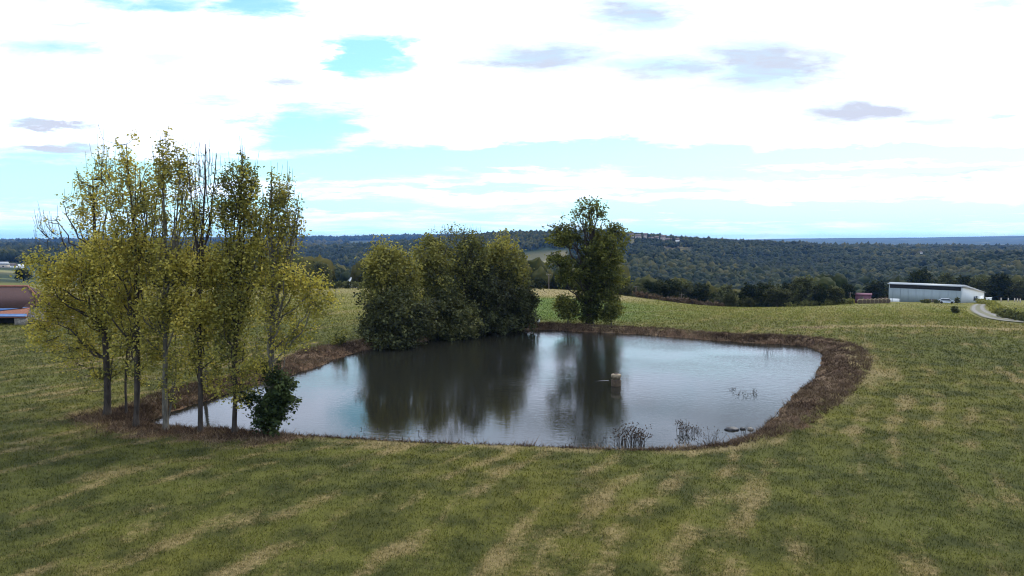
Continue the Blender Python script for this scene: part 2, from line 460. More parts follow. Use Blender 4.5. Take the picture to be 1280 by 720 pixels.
def masks(x, y, z, d, dn, wb):
    u, ye = uv_of(x, y)
    edge = fbm(x, y, 1.3, 3) * 1.5
    mud = 1 - sst(dn + edge * np.clip(wb * .5, .12, 1.2), wb * .85, wb * 1.12 + .12)
    mud = mud * np.clip(.35 + wb * .5, 0, 1)
    lit = np.min(np.hypot(x[:, None] - TL[None, :, 0] - .2, (y[:, None] - TL[None, :, 1] - .2)), axis=1)
    mud = np.maximum(mud, (1 - sst(lit + edge * 1.2, 1.2, 2.5)) * .95)
    dk = seg_d(x, y, DITCH); mud = np.maximum(mud, (1 - sst(dk + edge * .8, .25, .7)) * .75 * sst(fbm(x, y, 7, 2), -.25, .1))
    mud = np.maximum(mud, (1 - sst(seg_d(x, y, TRACK) + edge * .3, .3, .9)) * .35)
    dry = (1 - sst(d, wb + .3, wb * 1.5 + 1.0)) * .75 * sst(fbm(x + 9, y, 3.5, 3), -.3, .2)
    dry = np.maximum(dry, (1 - sst(dk + edge, .5, 1.8)) * .75 * sst(fbm(x * .5, y + 60, 6, 3), -.25, .15))
    dry = np.maximum(dry, (1 - sst(np.hypot((x + 33) / 1.6, y - 170), 8, 30)) * .0)
    bright = sst(ye, 62, 125) * .9  # sun patch on the far field, painted as brighter, yellower ground
    # light stubble on the rise behind the big tree
    dry = np.maximum(dry, sst(ye, 135, 150) * (1 - sst(u, 760, 830)) * sst(u, 570, 640) * (1 - sst(ye, 200, 240)) * .7)
    dry = np.maximum(dry, sst(ye, 120, 165) * (1 - sst(u, 480, 560)) * (1 - sst(ye, 200, 240)) * .35)
    far = sst(ye, 230, 300)
    for (ua, ub, ya, yb, k_) in ((636, 712, 935, 1245, .5), (785, 865, 1240, 1440, .55), (398, 478, 2060, 2290, .5), (-200, 120, 470, 560, .35), (1120, 1175, 1270, 1330, .5)):
        dry = np.maximum(dry, k_ * sst(u, ua, ua + 6) * (1 - sst(u, ub - 6, ub)) * sst(ye, ya, ya + 10) * (1 - sst(ye, yb - 10, yb)) * (.7 + fbm(x, y, 40, 2)))
    lush = sst(ye, 88, 96) * (1 - sst(ye + 4 * fbm(x, y, 9, 2), 128, 140)) * sst(u, 560, 650) * (1 - sst(u, 720, 900)) * .9
    return mud, dry, bright, far, lush

# ------------------------------------------------------------------ ground mesh (polar sheet, fine in front of the viewpoint)
azs = np.concatenate([np.linspace(-180, -46, 60)[:-1], np.linspace(-46, 46, 761)[:-1], np.linspace(46, 180, 61)[:-1]])
azs = np.radians(azs)
rs = [2.0]
while rs[-1] < 12000:
    r = rs[-1]
    f = .09 if r < 16 else (.0085 if r < 34 else (.0058 if r < 112 else (.010 if r < 330 else .02)))
    rs.append(r * (1 + f))
rs = np.array(rs)
R, A = np.meshgrid(rs, azs, indexing='ij')
gx = (R * np.sin(A)).ravel(); gy = (R * np.cos(A)).ravel()
gzv, gd, gdn, gwb, ghb = ground_z(gx, gy, True)
mud, dry, bright, far, lush = masks(gx, gy, gzv, gd, gdn, gwb)
nr, na = R.shape
ii = np.arange(nr - 1)[:, None] * na; kk = np.arange(na)[None]; k2 = (kk + 1) % na
gq = np.stack([ii + kk, ii + k2, ii + na + k2, ii + na + kk], -1).reshape(-1, 4)[:, ::-1]
gv = np.stack([gx, gy, gzv], -1)
gv = np.vstack([gv, [[0, 0, 0.0]]])
cap = np.stack([np.arange(na), np.full(na, len(gv) - 1), (np.arange(na) + 1) % na], -1)
def ap(a): return np.append(a, 0)

def ground_colour(t, P, mudA, dryA, brightA, farA, lushA):
    # mown stripes curving round the pond, straw patches, greener hollows
    wv = t.vmath('MULTIPLY', t.vmath('SUBTRACT', t.noise(t.scale(P, .03, .03, .03), 1.0, 3, .5, 0, 'Color'), (.5, .5, .5)), (6, 4, 0))
    Pw = t.vmath('ADD', P, wv)
    rows = t.scale(t.scale(Pw, 1, 1, 0, math.radians(26)), 1.0, .36, 0)
    stripe = t.noise(rows, .62, 3, .5)
    dabs = t.noise(t.scale(Pw, .5, 1.0, 0, math.radians(8)), .5, 4, .6)
    stripe2 = t.noise(t.scale(t.scale(Pw, 1, 1, 0, math.radians(26)), 1.0, .10, 0), .22, 2, .5)
    big = t.noise(P, .055, 3, .5)
    mid = t.noise(P, .5, 5, .65)
    fine = t.noise(P, 5.0, 5, .7)
    vfine = t.noise(P, 26.0, 4, .7)
    green = t.mix(t.ss(mid, .35, .65), (.030, .036, .0085), (.073, .077, .0165))
    green = t.mix(t.ss(big, .38, .62), green, t.mix(1.0, green, (1.25, 1.13, .95), 'MULTIPLY'))
    straw = t.mix(t.ss(fine, .3, .7), (.125, .092, .040), (.235, .175, .085))
    k = t.math('ADD', t.math('MULTIPLY', stripe, .75), t.math('MULTIPLY', big, .42))
    k = t.math('ADD', k, t.math('MULTIPLY', dabs, .38))
    wvx = t.sep(rows)[0]
    sn = t.math('SINE', t.math('ADD', t.math('MULTIPLY', wvx, 3.6), t.math('MULTIPLY', mid, 3.0)))
    k = t.math('ADD', k, t.math('MULTIPLY', sn, .06))
    k = t.math('ADD', k, t.math('MULTIPLY', t.math('SUBTRACT', fine, .5), .34))
    k = t.math('ADD', k, t.math('MULTIPLY', t.math('SUBTRACT', stripe2, .5), .5))
    kf = t.ss(k, .79, 1.0, 0.03, .72)
    col = t.mix(kf, green, straw)
    olive = t.mix(t.ss(stripe2, .35, .65), (.108, .110, .019), (.140, .130, .030))
    col = t.mix(brightA, col, t.mix(t.ss(t.math('ADD', k, 0), .6, 1.0, 0, .5), olive, (.165, .135, .055)))  # blends in the painted sunlit tone of the far field
    col = t.mix(lushA, col, t.mix(t.ss(mid, .35, .65), (.055, .090, .018), (.085, .115, .024)))
    col = t.mix(dryA, col, t.mix(t.ss(fine, .3, .7), (.17, .13, .065), (.26, .20, .105)))
    soil = t.mix(t.ss(fine, .3, .7), (.034, .019, .011), (.125, .076, .046))
    soil = t.mix(t.ss(mid, .4, .7), soil, t.mix(t.ss(vfine, .3, .7), (.09, .058, .035), (.20, .145, .095)))
    col = t.mix(mudA, col, soil)
    # far land: pastures, stubble and woodland floor
    fn = t.noise(t.scale(P, .004, .007, .004), 1.0, 3, .6)
    farc = t.mix(t.ss(fn, .56, .64), (.018, .030, .012), (.11, .115, .045))
    col = t.mix(farA, col, farc)
    col = t.mix(t.math('MULTIPLY', dryA, farA), col, t.mix(t.ss(fine, .3, .7), (.18, .14, .068), (.28, .22, .11)))
    v = t.mix(1.0, col, t.mix(t.ss(vfine, .25, .75), (.48, .48, .48), (1.58, 1.58, 1.5)), 'MULTIPLY')
    return v, fine, vfine
gm, t, b = material('meadow_ground')
Pg = t.node('ShaderNodeNewGeometry').outputs['Position']
gc, gf, gvf = ground_colour(t, Pg, t.attr('mud'), t.attr('dry'), t.attr('bright'), t.attr('far'), t.attr('lush'))
t.put(b.inputs['Base Color'], gc); b.inputs['Roughness'].default_value = .95; b.inputs['Specular IOR Level'].default_value = .1
bn = t.node('ShaderNodeBump'); bn.inputs['Strength'].default_value = .7; bn.inputs['Distance'].default_value = .08
t.put(bn.inputs['Height'], t.math('ADD', gf, t.math('MULTIPLY', gvf, .5))); t.l.new(bn.outputs[0], b.inputs['Normal'])
ground = link('ground', mesh_np('ground', gv, [gq, cap], gm, dict(mud=ap(mud), dry=ap(dry), bright=ap(bright), far=ap(far), lush=ap(lush)), True))
tag(ground, 'mown meadow with straw streaks running round the pond and on to wooded hills', 'ground', kind='structure')

# water
wm, t, b = material('pond_water')
Pn = t.node('ShaderNodeNewGeometry').outputs['Position']
b.inputs['Base Color'].default_value = (.012, .012, .009, 1)
b.inputs['Roughness'].default_value = .045
b.inputs['IOR'].default_value = 1.333
b.inputs['Specular IOR Level'].default_value = .5
rip = t.noise(t.scale(Pn, .8, 1.5, 1, .3), 2.6, 3, .55)
rip2 = t.noise(t.scale(Pn, .7, 1.4, 1, -.2), 9.0, 2, .5)
calm = t.ss(t.noise(Pn, .07, 2, .5), .38, .62, .35, 1.0)
h = t.math('MULTIPLY', t.math('ADD', rip, t.math('MULTIPLY', rip2, .35)), calm)
bn = t.node('ShaderNodeBump'); bn.inputs['Strength'].default_value = 1.0; bn.inputs['Distance'].default_value = .026
wy = t.sep(Pn)[1]
h = t.math('MULTIPLY', h, t.ss(wy, 44, 66, .22, 1.0))
t.put(bn.inputs['Height'], h); t.l.new(bn.outputs[0], b.inputs['Normal'])
cen = SHP.mean(0); nrm = SHP - cen; nrm /= np.linalg.norm(nrm, axis=1)[:, None]
tn = np.roll(SHP, -1, 0) - np.roll(SHP, 1, 0); nn = np.stack([tn[:, 1], -tn[:, 0]], -1); nn /= np.linalg.norm(nn, axis=1)[:, None]
nn *= np.sign((nn * nrm).sum(1))[:, None]
import bmesh
bm = bmesh.new()
ring = SHP + nn * .55
f = bm.faces.new([bm.verts.new((p[0], p[1], WZ)) for p in ring])
bmesh.ops.triangulate(bm, faces=[f]); me = bpy.data.meshes.new('pond_water'); bm.to_mesh(me); bm.free(); me.materials.append(wm)
if me.polygons[0].normal.z < 0: me.flip_normals()
tag(link('pond_water', me), 'dark still farm pond reflecting the clouds', 'water', kind='structure')

# farm track
rm, t, b = material('gravel_track')
Pn = t.node('ShaderNodeNewGeometry').outputs['Position']
cr = t.attr('across')
trk = t.ss(t.math('ABSOLUTE', t.math('SUBTRACT', t.math('ABSOLUTE', cr), .55)), .12, .34)
gv_ = t.mix(t.ss(t.noise(Pn, 3, 5, .7), .3, .7), (.12, .112, .10), (.22, .207, .19))
t.put(b.inputs['Base Color'], t.mix(trk, gv_, t.mix(t.ss(t.noise(Pn, 1.2, 4, .7), .35, .6), (.085, .09, .03), (.13, .12, .08))))
b.inputs['Roughness'].default_value = .95
rp = np.array(ROADP); L = np.r_[0, np.cumsum(np.linalg.norm(np.diff(rp, axis=0), axis=1))]
tt_ = np.linspace(0, L[-1], 90); rc = np.stack([np.interp(tt_, L, rp[:, 0]), np.interp(tt_, L, rp[:, 1])], -1)
for _ in range(6): rc[1:-1] = (rc[:-2] + rc[1:-1] * 2 + rc[2:]) / 4
tg = np.gradient(rc, axis=0); tg /= np.linalg.norm(tg, axis=1)[:, None]; sdv = np.stack([tg[:, 1], -tg[:, 0]], -1)
cols = np.linspace(-1, 1, 9); rv = []; ra = []
for c in cols:
    q = rc + sdv * c * 1.35; rv.append(np.c_[q, ground_z(q[:, 0], q[:, 1]) + .10]); ra.append(np.full(len(q), c))
rv = np.array(rv); n = 90
rf = np.array([(a * n + i, a * n + i + 1, (a + 1) * n + i + 1, (a + 1) * n + i) for a in range(8) for i in range(n - 1)])
tag(link('road', mesh_np('road', rv.reshape(-1, 3), rf, rm, dict(across=np.concatenate(ra)))), 'pale gravel farm track with two wheel ruts', 'road', kind='structure')

# ------------------------------------------------------------------ trees
BARK = simple('dark_bark', (.040, .032, .025), .9, .5, 6, bump=.5, streak=(1, 1, .25))
BARKL = simple('pale_bark', (.10, .09, .07), .9, .55, 5, bump=.5, streak=(1, 1, .3))
YEL = leafmat('yellowing_poplar_leaves', [(0.091, 0.102, 0.037), (0.304, 0.279, 0.066), (0.571, 0.464, 0.111)], .38)
MIDG = leafmat('olive_leaves', [(0.053, 0.063, 0.024), (0.147, 0.148, 0.046), (0.301, 0.271, 0.067)], .3)
DRKG = leafmat('dark_willow_leaves', [(0.033, 0.036, 0.019), (0.078, 0.086, 0.035), (0.157, 0.157, 0.063)], .22)
BIGG = leafmat('deep_green_leaves', [(0.031, 0.040, 0.014), (0.086, 0.097, 0.027), (0.172, 0.172, 0.039)], .28)
BUSH = leafmat('fresh_bush_leaves', [(.014, .024, .010), (.036, .054, .018), (.080, .100, .032)], .25)
FOR = leafmat('wood_edge_leaves', [(.005, .010, .003), (.017, .025, .005), (.062, .056, .013)], .15)
FIELD = leafmat('field_edge_leaves', [(.022, .026, .010), (.050, .054, .016), (.088, .086, .028)], .2)
DEAD = leafmat('dead_stalks', [(.030, .019, .013), (.092, .061, .041), (.20, .15, .096)], .1)

LD, CC, CU, SHOOT = 1.0, 1.0, 1.0, .25
def grow(blobs, rng, H, trunk_pts, trunk_r, leaf, shape=1.0, limbs=14, twig_r=.016, droop=0.0, sides=6, twigs=True, flat=.5, attach=(.45, .8), extra_trunks=()):
    """blobs: (x, z, rx, rz, clumps, leaves per clump, tint, clump radius[, y]) in metres.
    Returns wood (v, q) and leaves (v, q, tint)."""
    V, Q, n = [], [], 0
    def addtube(p, r, s):
        nonlocal n
        v, q = tube_np(np.asarray(p, float), np.asarray(r, float), s); V.append(v); Q.append(q + n); n += len(v)
    tp = np.asarray(trunk_pts, float)
    zz = np.linspace(0, 1, 24)
    tl = np.linspace(0, 1, len(tp))
    tr = np.stack([np.interp(zz, tl, tp[:, i]) for i in range(3)], -1)
    for _ in range(3): tr[1:-1] = (tr[:-2] + 2 * tr[1:-1] + tr[2:]) / 4
    tr[1:, :2] += np.cumsum(rng.normal(0, .012 * H / 12, (23, 2)), axis=0)
    rad = trunk_r * (1 - zz) ** .8 + .015
    rad[0] *= 1.35
    addtube(tr, rad, 9)
    for et, er in extra_trunks:
        et = np.asarray(et, float); e2 = np.stack([np.interp(zz, np.linspace(0, 1, len(et)), et[:, i]) for i in range(3)], -1)
        addtube(e2, er * (1 - zz) ** .8 + .012, 7)
    centres, info = [], []
    for bl in blobs:
        x, z, rx, rz, nc, nl, tint, cr = bl[:8]; nc = max(3, int(nc * (CC if nl > 12 else CU))); yb = bl[8] if len(bl) > 8 else 0
        ry = bl[9] if len(bl) > 9 else rx
        d = rng.normal(size=(nc, 3)); d /= np.linalg.norm(d, axis=1)[:, None]
        rr = rng.random(nc) ** .45 * (1 + .16 * rng.normal(size=nc))
        p = d * rr[:, None] * np.array([rx, ry, rz]) + np.array([x, yb, z])
        centres.append(p); info += [(nl, tint, cr)] * nc
    P = np.concatenate(centres) if centres else np.zeros((0, 3))
    keep = P[:, 2] > .12
    P = P[keep]; info = [a for a, k in zip(info, keep) if k]
    order = np.argsort(np.linalg.norm(P - tr[12], axis=1))
    # limbs
    nodes = [tr[3:]]; nrad = [rad[3:]]
    if len(P) and twigs:
        pick = rng.choice(len(P), min(limbs, len(P)), replace=False)
        for i in pick:
            c = P[i]
            za = tr[0, 2] + (c[2] - tr[0, 2]) * rng.uniform(*attach)
            k = int(np.argmin(abs(tr[:, 2] - za))); a = tr[k]
            ctrl = a * .45 + c * .55 + np.array([(c[0] - a[0]) * .22, (c[1] - a[1]) * .22, -abs(c[2] - a[2]) * .12])
            s = np.linspace(0, 1, 9)[:, None]
            b_ = (1 - s) ** 2 * a + 2 * s * (1 - s) * ctrl + s * s * c
            b_[1:-1] += rng.normal(0, .02 * np.linalg.norm(c - a), (7, 3))
            r0 = min(rad[k] * .6, .02 + .013 * np.linalg.norm(c - a) * trunk_r / .2)
            rr_ = np.linspace(r0, twig_r, 9)
            addtube(b_, rr_, 5); nodes.append(b_[1:]); nrad.append(rr_[1:])
        N = np.concatenate(nodes)
        for i in order:
            c = P[i]
            dv = c - N
            cost = np.linalg.norm(dv, axis=1) + np.maximum(0, N[:, 2] - c[2] + .25 * np.hypot(dv[:, 0], dv[:, 1])) * 1.6
            a = N[int(np.argmin(cost))]
            L_ = np.linalg.norm(c - a)
            if L_ < .08: continue
            s = np.linspace(0, 1, 5)[:, None]
            ctrl = (a + c) / 2 + np.array([0, 0, -.14 * L_]) + rng.normal(0, .05 * L_, 3)
            b_ = (1 - s) ** 2 * a + 2 * s * (1 - s) * ctrl + s * s * c
            tipd = (b_[-1] - b_[-2]) * .8 + np.array([0, 0, SHOOT * shape * rng.uniform(.4, 1.5)])
            b_ = np.vstack([b_, b_[-1] + tipd])
            addtube(b_, np.linspace(min(twig_r * 1.5, .012 + .006 * L_), twig_r * .5, 6), 3)
            if len(N) < 900: N = np.vstack([N, b_[2:4]])
    # leaves
    LV, LT = [], []
    for c, (nl, tint, cr) in zip(P, info):
        if nl <= 0: continue
        m = int(rng.poisson(nl * LD * rng.uniform(.45, 1.55)))
        ct = tint + rng.normal(0, .17)
        ln_d = rng.normal(0, 1, 3); o = rng.normal(0, 1, (m, 3)) * np.array([cr, cr, cr * shape]) * .42 + ln_d * rng.uniform(-1, 1, (m, 1)) * cr * .5
        o[:, 2] -= droop * rng.random(m) * cr
        LV.append(c + o); LT.append(np.clip(ct + rng.normal(0, .13, m), 0, 1))
    if LV:
        lc = np.concatenate(LV); lt = np.concatenate(LT); m = len(lc)
        k = lc[:, 2] > .05; lc = lc[k]; lt = lt[k]; m = len(lc)
        nrm_ = rng.normal(size=(m, 3)); nrm_[:, 2] = np.abs(nrm_[:, 2]) + flat
        nrm_ /= np.linalg.norm(nrm_, axis=1)[:, None]
        a = np.cross(nrm_, rng.normal(size=(m, 3))); a /= np.linalg.norm(a, axis=1)[:, None] + 1e-9
        b2 = np.cross(nrm_, a)
        sz = leaf * rng.uniform(.65, 1.35, (m, 1))
        lv = np.stack([lc - a * sz * .6, lc + b2 * sz * .42, lc + a * sz * .6, lc - b2 * sz * .42], 1).reshape(-1, 3)
        lq = np.arange(m * 4).reshape(-1, 4); ltt = np.repeat(lt, 4)
    else: lv = np.zeros((0, 3)); lq = np.zeros((0, 4), int); ltt = np.zeros(0)
    return (np.concatenate(V), np.concatenate(Q)), (lv, lq, ltt)

def plant(name, base, res, bark, leafm, label, cat='tree', group=None, wood='trunk', fol='crown'):
    r = root(name, base, label, cat, group)
    (wv_, wq), (lv, lq, lt) = res
    link(wood, mesh_np(name + '_' + wood, wv_, wq, bark, smooth=True), r)
    if len(lq): link(fol, mesh_np(name + '_' + fol, lv, lq, leafm, dict(tint=lt)), r)
    return r

def photo_tree(name, px, row, z, blobs, trunk_r, leaf, bark, leafm, label, seed, cat='tree', group=None, trunk_px=None, topz=None, wood='trunk', fol='crown', extra=(), **kw):
    """tree whose crown masses are given by photo positions (px, row, rx, ry in pixels at its distance)"""
    base = pz(px, row, z); base[2] = gz(base[0], base[1]) - .05
    Y = base[1]; s = Y / (CP * FP)
    def loc(a, r_):
        q = py_(a, r_, Y); return q[0] - base[0], q[2] - base[2]
    bl = []
    for q in blobs:
        x, zz = loc(q[0], q[1])
        bl.append((x, zz, q[2] * s, q[3] * s, q[4], q[5], q[6], q[7]) + ((q[8], q[2] * s * (q[9] if len(q) > 9 else 1)) if len(q) > 8 else ()))
    tp = [(0, 0, 0)]
    for a, r_ in trunk_px:
        x, zz = loc(a, r_); tp.append((x, 0, zz))
    et = []
    for pts, rr in extra:
        e = [(0, 0, .0)]
        for a, r_, yy in pts:
            x, zz = loc(a, r_); e.append((x, yy, zz))
        et.append((e, rr))
    H = tp[-1][2]
    rng = np.random.default_rng(seed)
    return plant(name, base, grow(bl, rng, H, tp, trunk_r, leaf, extra_trunks=et, **kw), bark, leafm, label, cat, group, wood, fol)

LD, CC, CU, SHOOT = 2.0, .68, 1.5, .38
GL = 'poplars at the pond tip'
# blob: px, row, rx, ry, clumps, leaves per clump, tint, clump radius m, y offset
K = dict(limbs=26, twig_r=.017, shape=1.5)
photo_tree('poplar_tree', 134, 522, -.35, [
    (60, 290, 18, 26, 26, 1, .5, .25, 0), (110, 262, 26, 52, 75, 7, .55, .3, 0), (128, 225, 14, 30, 26, 5, .6, .3, 0),
    (82, 345, 44, 36, 130, 26, .58, .42, -.4), (70, 392, 36, 28, 85, 24, .60, .42, 0), (120, 335, 34, 46, 110, 24, .5, .42, 0),
    (120, 400, 34, 42, 95, 22, .42, .42, 0), (95, 440, 40, 26, 60, 18, .5, .38, .5), (55, 425, 22, 22, 26, 14, .55, .36, 0), (150, 450, 18, 24, 22, 14, .42, .36, 0), (128, 468, 16, 26, 12, 11, .35, .3, 0)],
    0.194, .128, BARK, YEL, 'stout yellowing poplar at the outer left of the pond-tip clump, leaning crown over the grass', 11, group=GL,
    trunk_px=[(134, 470), (128, 400), (122, 330), (118, 270), (116, 225)], extra=[([(132, 400, 0), (108, 330, .5), (84, 270, .8)], .12)], **K)
photo_tree('poplar_tree', 158, 521, -.35, [
    (160, 360, 22, 40, 40, 16, .42, .36, .8), (156, 420, 18, 34, 22, 12, .35, .34, .5), (152, 300, 16, 34, 22, 11, .5, .32, .8)],
    0.061, .128, BARK, YEL, 'thin young poplar standing just right of the stout one, slender stem', 12, group=GL,
    trunk_px=[(156, 480), (160, 420), (158, 350), (152, 290)], **K)
photo_tree('poplar_tree', 170, 533, -.35, [
    (158, 208, 17, 36, 44, 13, .68, .3, 0), (148, 250, 26, 36, 44, 10, .62, .32, 0), (182, 245, 20, 42, 44, 10, .55, .32, 0), (130, 205, 12, 28, 14, 5, .6, .3, 0),
    (158, 315, 40, 38, 130, 25, .58, .42, 0), (150, 372, 38, 42, 120, 24, .5, .42, .4), (178, 428, 30, 36, 64, 18, .45, .4, 0), (168, 470, 12, 20, 8, 11, .3, .3, 0)],
    0.137, .128, BARK, YEL, 'tallest poplar of the clump, straight trunk with golden leaf tuft at its tip', 13, group=GL,
    trunk_px=[(171, 470), (170, 400), (168, 320), (160, 250), (155, 180)], extra=[([(170, 380, 0), (186, 300, .3), (196, 205, .5)], .09)], **K)
photo_tree('poplar_tree', 207, 536, -.35, [
    (203, 215, 12, 42, 40, 10, .55, .3, 0), (228, 220, 16, 38, 48, 9, .5, .3, 0), (200, 275, 30, 34, 70, 13, .5, .34, 0), (240, 265, 12, 36, 20, 6, .5, .3, 0),
    (205, 330, 38, 34, 125, 24, .56, .42, 0), (208, 385, 36, 42, 125, 24, .48, .42, 0), (200, 440, 28, 34, 60, 18, .42, .4, .4), (226, 455, 16, 26, 24, 14, .45, .36, -.3), (214, 480, 14, 24, 14, 13, .4, .3, 0)],
    0.144, .128, BARKL, YEL, 'pale-barked poplar rooted at the narrow tip of the water, forked twiggy top', 14, group=GL,
    trunk_px=[(207, 480), (205, 400), (206, 320), (204, 250), (203, 175)], extra=[([(206, 380, 0), (222, 300, -.3), (231, 195, -.4)], .09), ([(212, 500, .3), (216, 470, .4), (214, 420, .5)], .06)], **K)
photo_tree('poplar_tree', 251, 539, -.35, [
    (256, 225, 17, 42, 70, 0, .5, .3, 0), (246, 285, 24, 26, 44, 6, .45, .32, 0),
    (248, 338, 34, 28, 100, 22, .6, .42, 0), (255, 388, 36, 36, 125, 25, .62, .42, 0), (246, 440, 24, 34, 50, 17, .48, .38, 0), (258, 478, 14, 24, 14, 10, .4, .34, .6)],
    0.122, .128, BARK, YEL, 'poplar with a bare leafless upper crown of straight dark twigs', 15, group=GL,
    trunk_px=[(251, 470), (249, 400), (252, 320), (255, 250), (257, 180)], extra=[([(250, 340, 0), (262, 270, .2), (268, 190, .3)], .07), ([(250, 350, 0), (244, 270, -.2), (236, 195, -.3)], .06)], **K)
photo_tree('poplar_tree', 293, 540, -.35, [
    (300, 225, 24, 20, 44, 11, .2, .32, 0), (290, 262, 26, 34, 90, 20, .22, .4, 0), (316, 270, 22, 38, 85, 22, .42, .4, 0), (302, 200, 5, 22, 9, 1, .3, .2, 0),
    (300, 325, 40, 36, 150, 26, .5, .42, 0), (292, 382, 34, 38, 120, 25, .42, .42, 0), (290, 435, 32, 36, 80, 22, .22, .42, .2), (302, 478, 24, 28, 40, 17, .42, .38, 0)],
    0.122, .128, BARK, YEL, 'fullest and darkest poplar of the clump, dense conical green crown', 16, group=GL,
    trunk_px=[(293, 480), (294, 400), (298, 320), (301, 250), (302, 195)], **K)
photo_tree('poplar_tree', 340, 542, -.35, [
    (352, 250, 18, 40, 60, 10, .3, .3, 0), (368, 285, 14, 34, 40, 5, .3, .3, 0), (345, 300, 18, 32, 40, 10, .4, .32, 0),
    (345, 350, 34, 32, 95, 20, .45, .42, 0), (384, 355, 26, 24, 55, 20, .58, .42, 0), (395, 385, 24, 22, 34, 17, .36, .4, .3), (348, 405, 30, 36, 60, 17, .38, .4, 0),
    (372, 425, 30, 26, 24, 14, .42, .36, .4), (322, 455, 20, 34, 32, 16, .42, .38, 0)],
    0.122, .128, BARKL, YEL, 'tall open poplar nearest the wide water, pale trunk and airy leaning top', 17, group=GL,
    trunk_px=[(339, 480), (341, 400), (343, 320), (342, 270), (343, 208)], extra=[([(342, 380, 0), (362, 310, .2), (372, 240, .3)], .07)], **K)
photo_tree('poplar_tree', 256, 486, -.2, [
    (258, 430, 20, 28, 26, 16, .3, .5, 0), (270, 400, 18, 20, 20, 14, .35, .5, 0)],
    .12, .15, BARKL, YEL, 'short pale trunk on the far bank behind the clump', 18, group=GL,
    trunk_px=[(257, 460), (259, 430), (262, 400)], limbs=8, twig_r=.018)
photo_tree('bush', 338, 542, -.35, [
    (344, 500, 19, 24, 80, 30, .45, .34, 0), (336, 518, 18, 22, 70, 28, .3, .34, 0), (358, 482, 14, 16, 26, 24, .6, .3, -.2), (312, 500, 14, 14, 20, 18, .3, .34, .3), (340, 472, 16, 20, 34, 18, .4, .34, .3)],
    .07, .15, BARK, BUSH, 'dense deep green bush at the foot of the pale poplar, hanging over the water', 19, cat='bush',
    trunk_px=[(338, 520), (340, 490)], limbs=20, twig_r=.014, wood='stem', fol='foliage')

# clump on the far bank
LD, CC, CU, SHOOT = 1.7, .66, 1.3, .3
GM = 'trees on the far bank'
K = dict(limbs=26, twig_r=.022, shape=1.6)
photo_tree('poplar_tree', 492, 428, -.55, [
    (487, 332, 27, 26, 150, 26, .85, .6, 0), (474, 328, 16, 20, 50, 24, .9, .6, -.5), (504, 338, 18, 26, 60, 24, .7, .6, 0), (486, 372, 34, 24, 130, 24, .42, .6, 0), (464, 352, 14, 26, 44, 18, .5, .6, 0), (515, 368, 14, 26, 44, 20, .45, .6, .4)],
    .2, .24, BARK, MIDG, 'yellow-green topped poplar nearest the stubble, at the near end of the far-bank clump', 21, group=GM, trunk_px=[(492, 390), (489, 350), (487, 312)], **K)
photo_tree('poplar_tree', 545, 419, -.55, [
    (546, 326, 26, 28, 140, 25, .7, .6, 0), (540, 305, 16, 8, 30, 10, .6, .5, 0), (542, 368, 30, 32, 140, 25, .4, .6, 0), (527, 340, 14, 30, 44, 24, .75, .6, 0), (558, 290, 12, 8, 16, 1, .4, .4, 0)],
    .2, .24, BARK, MIDG, 'tall olive poplar in the middle of the far-bank clump, left of the brownish one', 22, group=GM, trunk_px=[(545, 380), (546, 340), (550, 288)], **K)
photo_tree('poplar_tree', 585, 416, -.55, [
    (584, 325, 24, 26, 120, 22, .42, .6, 0), (578, 292, 26, 10, 46, 2, .4, .5, 0), (575, 368, 30, 34, 130, 25, .36, .6, 0), (592, 304, 14, 10, 24, 10, .42, .5, 0), (604, 345, 14, 30, 44, 22, .45, .6, 0)],
    .2, .24, BARK, MIDG, 'brownish poplar with bare twigs sticking out of its top, middle of the far-bank clump', 23, group=GM, trunk_px=[(583, 380), (581, 340), (580, 286)], **K)
photo_tree('poplar_tree', 630, 412, -.55, [
    (627, 314, 20, 20, 90, 25, .78, .65, 0), (632, 345, 26, 28, 110, 24, .42, .65, 0), (648, 340, 14, 26, 44, 20, .5, .6, .5), (612, 330, 12, 26, 34, 20, .5, .6, .4)],
    .2, .26, BARK, MIDG, 'yellow-green crown rising out of the dark willow at the far end of the clump', 24, group=GM, trunk_px=[(630, 380), (629, 340), (628, 298)], **K)
K = dict(limbs=20, twig_r=.02, wood='stem', fol='foliage', cat='bush', group='dark willow bushes on the far bank')
photo_tree('willow_bush', 495, 431, -.55, [
    (490, 392, 38, 30, 230, 30, .38, .65, 0), (490, 420, 38, 16, 190, 30, .32, .6, -.9), (462, 414, 14, 16, 44, 24, .5, .6, 0), (522, 400, 26, 30, 130, 28, .35, .6, 0)],
    .1, .24, BARK, DRKG, 'wide dark willow bush at the near end of the far-bank clump, overhanging the water', 25, trunk_px=[(493, 415), (490, 390)], **K)
photo_tree('willow_bush', 558, 421, -.55, [
    (553, 385, 30, 32, 200, 28, .45, .6, 0), (575, 402, 28, 20, 130, 28, .66, .6, -.6), (545, 414, 28, 14, 150, 28, .4, .6, -1.0), (575, 414, 22, 10, 90, 28, .5, .5, -1.2)],
    .1, .24, BARK, DRKG, 'dark green willow bush filling the foot of the middle poplars', 26, trunk_px=[(558, 400), (556, 380)], **K)
photo_tree('willow_bush', 610, 415, -.55, [
    (608, 368, 34, 34, 260, 30, .14, .65, 0), (598, 350, 28, 22, 90, 28, .14, .65, .5), (605, 404, 34, 13, 190, 28, .32, .6, -.9)],
    .12, .24, BARK, DRKG, 'large rounded blackish willow bush in front of the last poplar', 27, trunk_px=[(611, 395), (609, 370)], **K)
